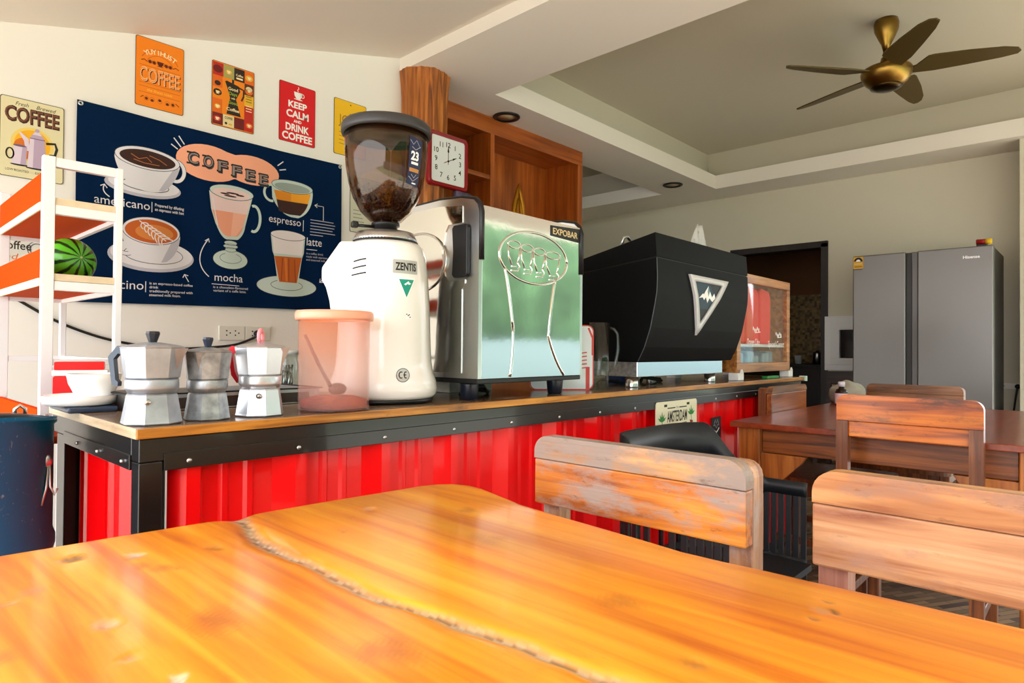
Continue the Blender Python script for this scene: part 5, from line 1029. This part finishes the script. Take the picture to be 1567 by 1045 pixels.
bmesh.ops.solidify(b.bm, geom=b.bm.faces[:], thickness=.0015); tag(b.obj('paper_napkin', mat('white_tissue', (240, 240, 238), .8)), 'white paper napkin sticking up from the top of the black machine', 'napkin')
b = B(); b.tube([(2.05, 1.34, .392), (2.055, 1.33, .426), (2.075, 1.325, .432), (2.09, 1.325, .420)], .006, 8); b.tube([(2.04, 1.345, .391), (2.11, 1.35, .390)], .005, 8); tag(b.obj('milk_thermometer', M_screw), 'small bent steel thermometer on top of the black machine', 'thermometer')
tag(B().lathe([(0, .3925), (.022, .3925), (.03, .455), (.028, .455), (.021, .396), (0, .396)], (2.762, 1.29), 24).obj('plastic_cup', mat('pale_blue_glass', (186, 204, 210), .1, trans=.6)), 'pale clear cup on the right end of the black machine', 'cup')
tag(B().box(2.03, 2.13, 1.56, 1.64, .334, .346, .002, M=Matrix.Identity(4)).obj('cup_tray', M_white), 'white lid lying at the left rear of the black machine', 'lid')
b = B()
for k_, (x, y) in enumerate(((2.15, 1.45), (2.42, 1.42), (2.55, 1.5))): b.tube([(x-.09, y, CT+.006), (x-.02, y+.03, CT+.02), (x+.05, y-.02, CT+.008), (x+.1, y+.03, CT+.006)], .0055, 8)
tag(b.obj('power_lead', M_black), 'black leads lying under the black machine', 'cable')
tag(B().box(2.30, 2.42, 1.50, 1.58, CT+.0004, CT+.03, .004).obj('blue_packet', mat('blue_packet', (40, 70, 130), .5)), 'small blue packet under the black machine', 'packet')
# ------------------------------------------------------------------ white metal shelf rack with orange trays
M_rack = mat('white_powder_coat', (240, 240, 242), .35); M_or = mat('orange_laminate', (212, 62, 0), .8, spec=.03); M_raw = mat('raw_board_edge', (226, 206, 172), .7, var=.06, vscale=60); M_und = mat('orange_board_underside', (190, 70, 10), .7, spec=.05)
rk = thing('shelf_rack', 'narrow white metal shelf rack with orange trays at the left', 'shelf', (.44, 2.17, 0), .0)
RX0, RX1, RY0, RY1, RT = .350, .522, 1.875, 2.46, .462
for x0, x1 in ((RX0, RX0+.025), (RX1-.016, RX1)):
    B().box(x0, x1, RY0, RY0+.022, -1.01, RT, .0015).obj('post', M_rack, rk); B().box(x0, x1, RY1-.022, RY1, -1.01, RT, .0015).obj('post', M_rack, rk)
for z0, z1 in ((RT-.024, RT-.001), (.322, .3445), (.135, .1575), (-.05, -.034)):
    B().box(RX0+.0255, RX1-.0165, RY0+.002, RY0+.02, z0, z1, .001).obj('cross_bar', M_rack, rk); B().box(RX0+.0255, RX1-.0165, RY1-.02, RY1-.002, z0, z1, .001).obj('cross_bar', M_rack, rk)
for z0, z1 in ((.135, .1575), (.322, .3445), (-.05, -.034)):
    B().box(RX1-.014, RX1-.002, RY0+.0225, RY1-.0225, z0, z1, .001).obj('side_bar', M_rack, rk)
for zb in (.332, .146, -.245):
    ty = rk; zt = zb+.089
    B().box(RX0+.003, RX1-.004, RY0+.0225, RY1-.0225, zb+.001, zb+.019, .0006).obj('tray_bottom', M_und, rk)
    B().box(RX0-.001, RX0+.012, RY0+.024, RY1-.024, zb+.0195, zt, .0008).obj('tray_side', M_or, rk)
    B().box(RX0-.0012, RX0+.012, RY0+.024, RY1-.024, zb, zb+.012, .0008).obj('tray_edge', M_raw, rk) if False else None
    B().box(RX0-.002, RX0+.0025, RY0+.024, RY1-.024, zb-.001, zb+.0185, .0005).obj('tray_edge', M_raw, rk)
    if zb > 0: B().box(RX0+.0255, RX1-.0165, RY0+.004, RY0+.018, zb+.0125, zb+.030, .0008).obj('front_edge', M_raw, rk)
B().lathe([(0, 0), (.006, 0), (.006, .003), (0, .004)], seg=6, M=Matrix.Translation((RX0+.0125, RY0-.0005, -.172)) @ Matrix.Rotation(PI/2, 4, 'X')).obj('bolt', M_steel, rk)
# watermelon in the lower tray
def melon_mat():
    m = bpy.data.materials.new('striped_melon_skin'); m.use_nodes = True; nt = m.node_tree; L = nt.links.new; b = nt.nodes['Principled BSDF']
    tc = nt.nodes.new('ShaderNodeTexCoord'); sp = nt.nodes.new('ShaderNodeSeparateXYZ'); L(tc.outputs['Object'], sp.inputs[0])
    at = nt.nodes.new('ShaderNodeMath'); at.operation = 'ARCTAN2'; L(sp.outputs['Y'], at.inputs[0]); L(sp.outputs['X'], at.inputs[1])
    n = nt.nodes.new('ShaderNodeTexNoise'); n.inputs['Scale'].default_value = 38; n.inputs['Detail'].default_value = 5; L(tc.outputs['Object'], n.inputs['Vector'])
    mu = nt.nodes.new('ShaderNodeMath'); mu.operation = 'MULTIPLY_ADD'; mu.inputs[1].default_value = 3.2; L(n.outputs['Fac'], mu.inputs[0])
    m5 = nt.nodes.new('ShaderNodeMath'); m5.operation = 'MULTIPLY'; m5.inputs[1].default_value = 11; L(at.outputs[0], m5.inputs[0]); L(m5.outputs[0], mu.inputs[2])
    sn = nt.nodes.new('ShaderNodeMath'); sn.operation = 'SINE'; L(mu.outputs[0], sn.inputs[0])
    r = nt.nodes.new('ShaderNodeValToRGB'); e = r.color_ramp.elements; e[0].position = .60; e[0].color = (*lin((96, 190, 46)), 1); e[1].position = .86; e[1].color = (*lin((10, 54, 20)), 1)
    mr = nt.nodes.new('ShaderNodeMath'); mr.operation = 'MULTIPLY_ADD'; mr.inputs[1].default_value = .5; mr.inputs[2].default_value = .5; L(sn.outputs[0], mr.inputs[0]); L(mr.outputs[0], r.inputs[0])
    L(r.outputs[0], b.inputs['Base Color']); b.inputs['Roughness'].default_value = .22; return m
wm = thing('watermelon', 'small striped green watermelon in the lower orange tray of the rack', 'watermelon', (.450, 2.08, EYE+.166))
MC = Vector((.450, 2.08, .2305)); tilt = Matrix.Translation((0, 0, 0)) @ Vector((.25, -1, .12)).normalized().to_track_quat('Z', 'Y').to_matrix().to_4x4()
b = B(); b.ball((0, 0, 0), .064, .064, .0605, 48, 32); o = b.obj('rind', melon_mat(), wm, 'local'); o.matrix_parent_inverse = Matrix(); o.matrix_basis = Matrix.Translation((0, 0, .0645)) @ tilt
b = B(); b.lathe([(0, .0595), (.0035, .0598), (.003, .0625), (0, .063)], seg=10); o = b.obj('stem_scar', mat('melon_scar', (196, 206, 140), .6), wm, 'local'); o.matrix_basis = Matrix.Translation((0, 0, .0645)) @ tilt

# ------------------------------------------------------------------ dark blue drum bin at the left
def drum_mat():
    m = mat('dark_blue_drum_paint', (0, 92, 136), .35, spec=.35); nt = m.node_tree; L = nt.links.new; b = nt.nodes['Principled BSDF']
    tc = nt.nodes.new('ShaderNodeTexCoord'); mp = nt.nodes.new('ShaderNodeMapping'); mp.inputs['Scale'].default_value = (26, 26, 18); L(tc.outputs['Object'], mp.inputs[0])
    n = nt.nodes.new('ShaderNodeTexNoise'); n.inputs['Scale'].default_value = 1.6; n.inputs['Detail'].default_value = 10; n.inputs['Roughness'].default_value = .75; n.inputs['Distortion'].default_value = 2.4; L(mp.outputs[0], n.inputs['Vector'])
    r = nt.nodes.new('ShaderNodeValToRGB'); e = r.color_ramp.elements; e[0].position = .62; e[0].color = (*lin((0, 92, 136)), 1); e[1].position = .66; e[1].color = (*lin((150, 168, 190)), 1); L(n.outputs['Fac'], r.inputs[0]); L(r.outputs[0], b.inputs['Base Color']); return m
dc = (.157, 1.63)
dm = thing('drum_bin', 'scratched dark blue steel drum bin with a black lid beside the counter end', 'bin', (dc[0], dc[1], 0))
b = B(); b.lathe([(0, -1.008), (.168, -1.008), (.172, -1.0), (.170, -.72), (.175, -.705), (.175, -.69), (.170, -.675), (.170, -.42), (.175, -.405), (.175, -.39), (.170, -.375), (.170, -.165), (.175, -.160), (.175, -.150), (.168, -.150), (.166, -.175), (0, -.175)], dc, 72)
for v in b.bm.verts:
    if v.co.z > -.2: v.co.z -= .11*((v.co.x-dc[0])*.1+(v.co.y-dc[1])*.995)     # the mouth slopes a little to the back
b.obj('drum', drum_mat(), dm)
b = B(); b.lathe([(.164, -.155), (.160, -.149), (.12, -.141), (.06, -.138), (0, -.137)], dc, 56)
for v in b.bm.verts: v.co.z -= .13*((v.co.x-dc[0])*.1+(v.co.y-dc[1])*.995)
b.obj('lid', M_black, dm)
b = B(); b.tube([(.252, 1.56, -.140), (.252, 1.56, -.126), (.260, 1.56, -.119), (.268, 1.56, -.126), (.268, 1.56, -.140)], .0035, 8); b.obj('lid_ring', M_chrome, dm)
b = B(); b.ball((.300, 1.545, -.232), .012, .010, .014, 14, 10); b.tube([(.303, 1.54, -.24), (.298, 1.53, -.285), (.290, 1.525, -.315)], .0025, 6); b.tube([(.306, 1.54, -.24), (.305, 1.53, -.28), (.312, 1.525, -.297), (.316, 1.525, -.285)], .0025, 6); b.obj('latch', M_screw, dm)
tag(B().ball((.13, 2.10, -.158), .03, .03, .022).obj('red_cloth', mat('crimson_cloth', (214, 24, 48), .8)), 'small crimson cloth bundle on the lowest orange tray at the left edge', 'cloth') if False else None

# ------------------------------------------------------------------ glazed wooden display cabinet with red bags
W_cab = wood('honey_cabinet_wood', (132, 76, 26), (176, 112, 50), (204, 144, 80), .4, .2, 0, .8)
dcb = thing('display_cabinet', 'wooden display cabinet with glass front at the far end of the counter', 'cabinet', (3.235, 1.42, EYE+CT)); X0, X1, Y0, Y1, Z0, Z1 = 2.89, 3.575, 1.245, 1.61, -.104, .372
B().box(X0, X1, Y0, Y0+.024, Z1-.042, Z1, .002).obj('front_top_rail', W_cab, dcb); B().box(X0, X1, Y0, Y0+.024, Z0, Z0+.045, .002).obj('front_bottom_rail', W_cab, dcb)
for a_, c_ in ((X0, X0+.042), (X1-.042, X1)): B().box(a_, c_, Y0+.0005, Y0+.0235, Z0+.0455, Z1-.0425, .0015).obj('front_stile', W_cab, dcb)
B().box(X0, X1, Y0+.0245, Y1, Z1-.02, Z1-.001, .001).obj('top_board', W_cab, dcb); B().box(X0, X1, Y0+.0245, Y1, Z0+.001, Z0+.02, .001).obj('bottom_board', W_cab, dcb)
B().box(X0, X0+.016, Y0+.0245, Y1, Z0+.0205, Z1-.0205, .001).obj('side_board', W_cab, dcb); B().box(X1-.016, X1, Y0+.0245, Y1, Z0+.0205, Z1-.0205, .001).obj('side_board', W_cab, dcb); B().box(X0+.0165, X1-.0165, Y1-.012, Y1, Z0+.0205, Z1-.0205).obj('back_board', W_dk, dcb)
B().box(X0+.0425, X1-.0425, Y0+.010, Y0+.014, Z0+.0455, Z1-.0425).obj('glass_pane', thin_glass('window_glass'), dcb)
a = Art((X0, Y0+.0098, 0)); wi = K('sticker_white', (0, 0, 0))
a.text('Orange Cake', .135, .030, .030, wi, 1, w=.155, shear=.15); a.text('Spiced Carrot', .40, .020, .032, wi, 1, w=.225, shear=.15)
for x, z in ((.245, .105), (.545, .085)):
    for q in range(5): a.ell(x+.017*(q-2), z+.006*math.cos(q*2), .006, .010, wi, 1, n=8)
a.line([(.23, .09), (.30, .095)], .004, wi, 1); a.line([(.53, .07), (.59, .075)], .004, wi, 1); a.obj('glass_lettering', dcb)['kind'] = 'stuff'
for x, y in ((2.885, 1.236), (3.535, 1.236), (2.885, 1.56), (3.535, 1.56)): tag(B().box(x, x+.062, y, y+.05, CT+.0004, -.1045, .003).prism([(x+.012, -.1045), (x+.05, -.1045), (x+.036, -.088), (x+.024, -.088)], y-.004, y-.0005).obj('white_block', M_white), {0: 'white block under the near left foot of the display cabinet', 1: 'white block under the near right foot of the display cabinet', 2: 'white block under the rear left foot of the display cabinet', 3: 'white block under the rear right foot of the display cabinet'}[int(x > 3)+2*int(y > 1.4)], 'block', 'blocks under the display cabinet')
M_bag = mat('red_paper_bag', (236, 4, 8), .5, spec=.2)
for k_, (x, w, l) in enumerate(((2.95, .165, 'left red gusseted bag inside the display cabinet'), (3.125, .165, 'middle red gusseted bag inside the display cabinet'), (3.30, .15, 'right red gusseted bag inside the display cabinet'))):
    b = B(); b.prism([(x, .035), (x+w, .035), (x+w, .285), (x+w*.86, .318), (x+w*.12, .33), (x, .30)], 1.30, 1.42)
    bmesh.ops.bevel(b.bm, geom=b.bm.edges[:], offset=.012, segments=2, profile=.5, affect='EDGES', clamp_overlap=True); o = b.obj('red_bag', M_bag); tag(o, l, 'bag', 'red bags in the display cabinet')
tag(B().box(2.91, 3.555, 1.275, 1.595, .020, .034, .002).obj('cabinet_shelf', mat('white_shelf', (226, 230, 232), .4)), 'white shelf board carrying the red bags in the display cabinet', 'shelf')
b = B(); 
for i in range(9):
    x = 2.96+.066*i; b.box(x, x+.055, 1.31+.02*(i % 3), 1.40+.02*(i % 3), -.0835, -.03+.012*(i % 2), .008)
o = b.obj('pastry_packs', mat('clear_blue_wrap', (150, 188, 204), .25, trans=.3, var=.3, vscale=20)); bpy.data.objects.remove(o)
for i in range(6):
    x = 2.95+.098*i; tag(B().box(x, x+.085, 1.30+.015*(i % 2), 1.42, -.0832, -.02+.01*(i % 3), .012, 3).obj('cake_pack', mat('clear_blue_wrap', (0, 0, 0))), ('leftmost', 'second from the left', 'third from the left', 'third from the right', 'second from the right', 'rightmost')[i]+' of the pale blue wrapped packs in the display cabinet', 'cake pack', 'wrapped packs in the display cabinet')
tag(B().box(3.18, 3.34, 1.215, 1.243, CT+.0004, CT+.014, .003).obj('green_packet', mat('green_packet', (30, 130, 50), .5)), 'small flat green packet under the front of the display cabinet', 'packet')

# ------------------------------------------------------------------ signs on the counter front
def plate(label, name, x0, x1, z0, z1, m, y=1.1905, tilt=0, r=.012):
    t = thing(name, label, 'sign', ((x0+x1)/2, y, z0+EYE)); B().prism(rrect(x0, x1, z0, z1, r, 4), y-.002, y).obj('plate', m, t); return t, Art((x0, y-.0021, z0))
t, a = plate('cream tin sign reading AMSTERDAM with green leaves, fixed high on the red counter front', 'tin_sign', 2.055, 2.375, -.365, -.192, mat('cream_tin', (232, 226, 196), .4), y=1.1905)
W_, H_ = .32, .173
for x in (.06, .235): a.rect(x, H_-.020, x+.022, H_-.011, M_ink, 1)
a.text('the', W_/2, H_-.030, .011, K('grey_ink', (0, 0, 0)), 1, al='c'); a.rect(.085, H_-.028, .145, H_-.024, M_ink, 1); a.rect(.175, H_-.028, .235, H_-.024, M_ink, 1)
a.text('AMSTERDAM', W_/2, H_-.078, .040, M_ink, 1, w=.155, al='c', bold=.02); a.line([(.085, H_-.09), (.235, H_-.088)], .004, M_ink, 1); a.text('COFFEESHOP MENU', W_/2, H_-.104, .009, M_ink, 1, w=.13, al='c')
lf = K('leaf_green', (44, 130, 56)); pot = K('pot_brown', (130, 52, 30))
for cx, cy in ((.045, H_-.075), (.272, H_-.062)):
    for an in (-60, -30, 0, 30, 60):
        q = math.radians(90+an); l = .040 if an == 0 else .034; a.poly([(cx, cy), (cx+l*.5*math.cos(q)-.005*math.sin(q), cy+l*.5*math.sin(q)+.005*math.cos(q)), (cx+l*math.cos(q), cy+l*math.sin(q)), (cx+l*.5*math.cos(q)+.005*math.sin(q), cy+l*.5*math.sin(q)-.005*math.cos(q))], lf, 1)
    a.line([(cx, cy), (cx+.004, cy-.02)], .004, lf, 1); a.poly([(cx-.012, cy-.018), (cx+.014, cy-.022), (cx+.010, cy-.046), (cx-.004, cy-.046)], pot, 1.4)
for i in range(4):
    for x, w in ((.06, .04), (.13, .03), (.20, .06)): a.rect(x, .052-.013*i, x+w*(1-.1*((i*3) % 4)), .055-.013*i, K('grey_ink', (0, 0, 0)), 1)
a.obj('print', t)
t, a = plate('small tall black sticker with white drawn shapes on the red counter front', 'sticker', 2.535, 2.625, -.405, -.283, M_ink, y=1.2035, r=.003)
wl = K('sticker_white', (0, 0, 0)); a.line([(.02, .085), (.035, .112), (.045, .096), (.055, .112), (.07, .085), (.058, .09), (.045, .075), (.032, .09), (.02, .085)], .002, csh, 1); a.line(bez([(.02, .062), (.04, .045), (.072, .075)], 8), .006, wl, 1); a.line(bez([(.018, .056), (.03, .07), (.04, .058)], 6), .005, wl, 1)
a.line([(.02, .02), (.035, .045), (.045, .03), (.058, .045), (.072, .02)], .002, csh, 1); a.line([(.045, .055), (.045, .02)], .002, csh, 1); a.line([(.02, .010), (.07, .010)], .003, csh, 1); a.obj('print', t)

# ------------------------------------------------------------------ fridge and the things round it
M_fr = mat('grey_brushed_door', (128, 126, 124), .38, .75, bump=.05, bscale=300); M_frs = mat('dark_fridge_side', (66, 66, 66), .4, .5)
f = thing('fridge', 'large grey two-door fridge against the far wall', 'fridge', (5.98, 1.02, 0))
B().box(5.70, 6.33, .562, 1.462, -1.005, .765, .004).obj('cabinet_body', M_frs, f)
B().box(5.62, 5.693, 1.098, 1.466, -.96, .768, .008, 3).obj('door', M_fr, f); B().box(5.62, 5.693, .556, 1.020, -.96, .768, .008, 3).obj('door', M_fr, f)
B().box(5.655, 5.694, 1.0205, 1.0975, -.955, .764, .002).obj('handle_recess', mat('dark_grip_strip', (58, 58, 58), .4), f)
B().box(5.625, 5.638, 1.024, 1.066, -.955, .767, .002).obj('grip_bar', mat('grey_grip', (110, 108, 106), .35, .7), f) if False else B().box(5.632, 5.656, 1.0205, 1.058, -.955, .764, .003).obj('grip_bar', mat('grey_grip', (100, 98, 96), .35, .7), f)
B().box(5.66, 5.75, .60, .66, .7655, .785, .003).obj('hinge_cover', M_black, f); B().box(5.70, 6.30, .58, 1.45, -1.0095, -1.0055).obj('base', M_black, f)
a = Art((5.6198, .735, .680), ux=(0, -1, 0), n=(-1, 0, 0)); a.text('Hisense', .0, .003, .020, mat('logo_silver', (232, 232, 232), .3, .3), 1, w=.10, bold=.03); a.obj('logo', f)
a = Art((5.6198, 1.462, .665), ux=(0, -1, 0), n=(-1, 0, 0)); gd = K('energy_gold', (214, 160, 30)); a.poly(rrect(0, .072, 0, .095, .006, 3), gd, 1); a.poly([(.004, .062)]+ellp(.036, .056, .032, .034, 12, 0, PI)+[(.004, .062)][:0], K('badge_dark', (0, 0, 0)), 2); a.poly(ellp(.036, .058, .016, .016, 10, 0, PI), K('sticker_white', (0, 0, 0)), 3); a.rect(.008, .034, .064, .044, K('plate_gold', (0, 0, 0)), 2); a.rect(.008, .014, .064, .020, K('energy_dark', (120, 84, 16)), 2); a.line([(.0, -.006), (.066, -.006)], .004, K('badge_dark', (0, 0, 0)), 1); a.obj('energy_label', f)
cn = thing('tin_can', 'small red and yellow can lying on top of the fridge', 'can', (5.72, .63, EYE+.786))
B().tube([(5.70, .575, .806), (5.70, .665, .806)], .020, 20).obj('can_body', mat('red_can', (170, 26, 22), .4), cn); B().tube([(5.70, .572, .806), (5.70, .610, .806)], .0206, 20).obj('can_band', mat('yellow_can', (236, 196, 40), .4), cn)
ef = thing('wall_panel_frame', 'white framed wall recess with a dark opening left of the fridge', 'wall panel', (6.33, 1.72, EYE+.03)); F0, F1, G0, G1 = 1.505, 1.888, -.175, .325
b = B()
for q in ((F0, F1, G1-.055, G1), (F0, F1, G0, G0+.055), (F0, F0+.055, G0+.055, G1-.055), (F1-.055, F1, G0+.055, G1-.055)): b.box(6.322, 6.3495, q[0], q[1], q[2], q[3], .003)
b.obj('outer_frame', mat('white_frame_paint', (228, 230, 230), .4), ef)
b = B()
for q in ((F0+.055, F1-.055, G1-.125, G1-.0555), (F0+.055, F1-.055, G0+.0555, G0+.115), (F0+.055, F0+.11, G0+.115, G1-.125), (F1-.13, F1-.0555, G0+.115, G1-.125)): b.box(6.314, 6.345, q[0], q[1], q[2], q[3], .003)
b.obj('inner_frame', mat('white_frame_paint', (0, 0, 0)), ef); B().box(6.34, 6.349, F0+.11, F1-.13, G0+.115, G1-.125).obj('dark_glass', mat('dark_panel_glass', (10, 10, 14), .08), ef)
bo = thing('medicine_bottle', 'dark bottle with white cap and pinkish white label on the red-brown table', 'bottle', (3.55, .982, EYE-.28)); bc = (3.55, .978)
B().lathe([(0, -.2795), (.028, -.2795), (.030, -.276), (.030, -.21), (.024, -.195), (.014, -.190), (.014, -.18), (0, -.18)], bc, 28).obj('bottle_body', mat('dark_brown_glass', (30, 16, 12), .12), bo)
B().lathe([(0, -.1795), (.0165, -.1795), (.0165, -.158), (.014, -.155), (0, -.155)], bc, 24).obj('cap', mat('white_cap', (226, 226, 236), .4), bo); B().lathe([(.0304, -.268), (.0304, -.214)], bc, 28).obj('paper_label', mat('pink_white_label', (236, 206, 212), .6), bo)
b = B(); b.ball((0, 0, 0), .10, .085, .075, 24, 16)
for v in b.bm.verts: v.co *= 1+.12*math.sin(v.co.x*60+v.co.z*40)*math.cos(v.co.y*50); v.co.z = max(v.co.z, -.045); v.co += Vector((3.74, 1.00, -.2342))
tag(b.obj('grey_bag', mat('pale_grey_cloth', (166, 162, 148), .85)), 'crumpled pale grey bag on the red-brown table behind the bottle', 'bag')
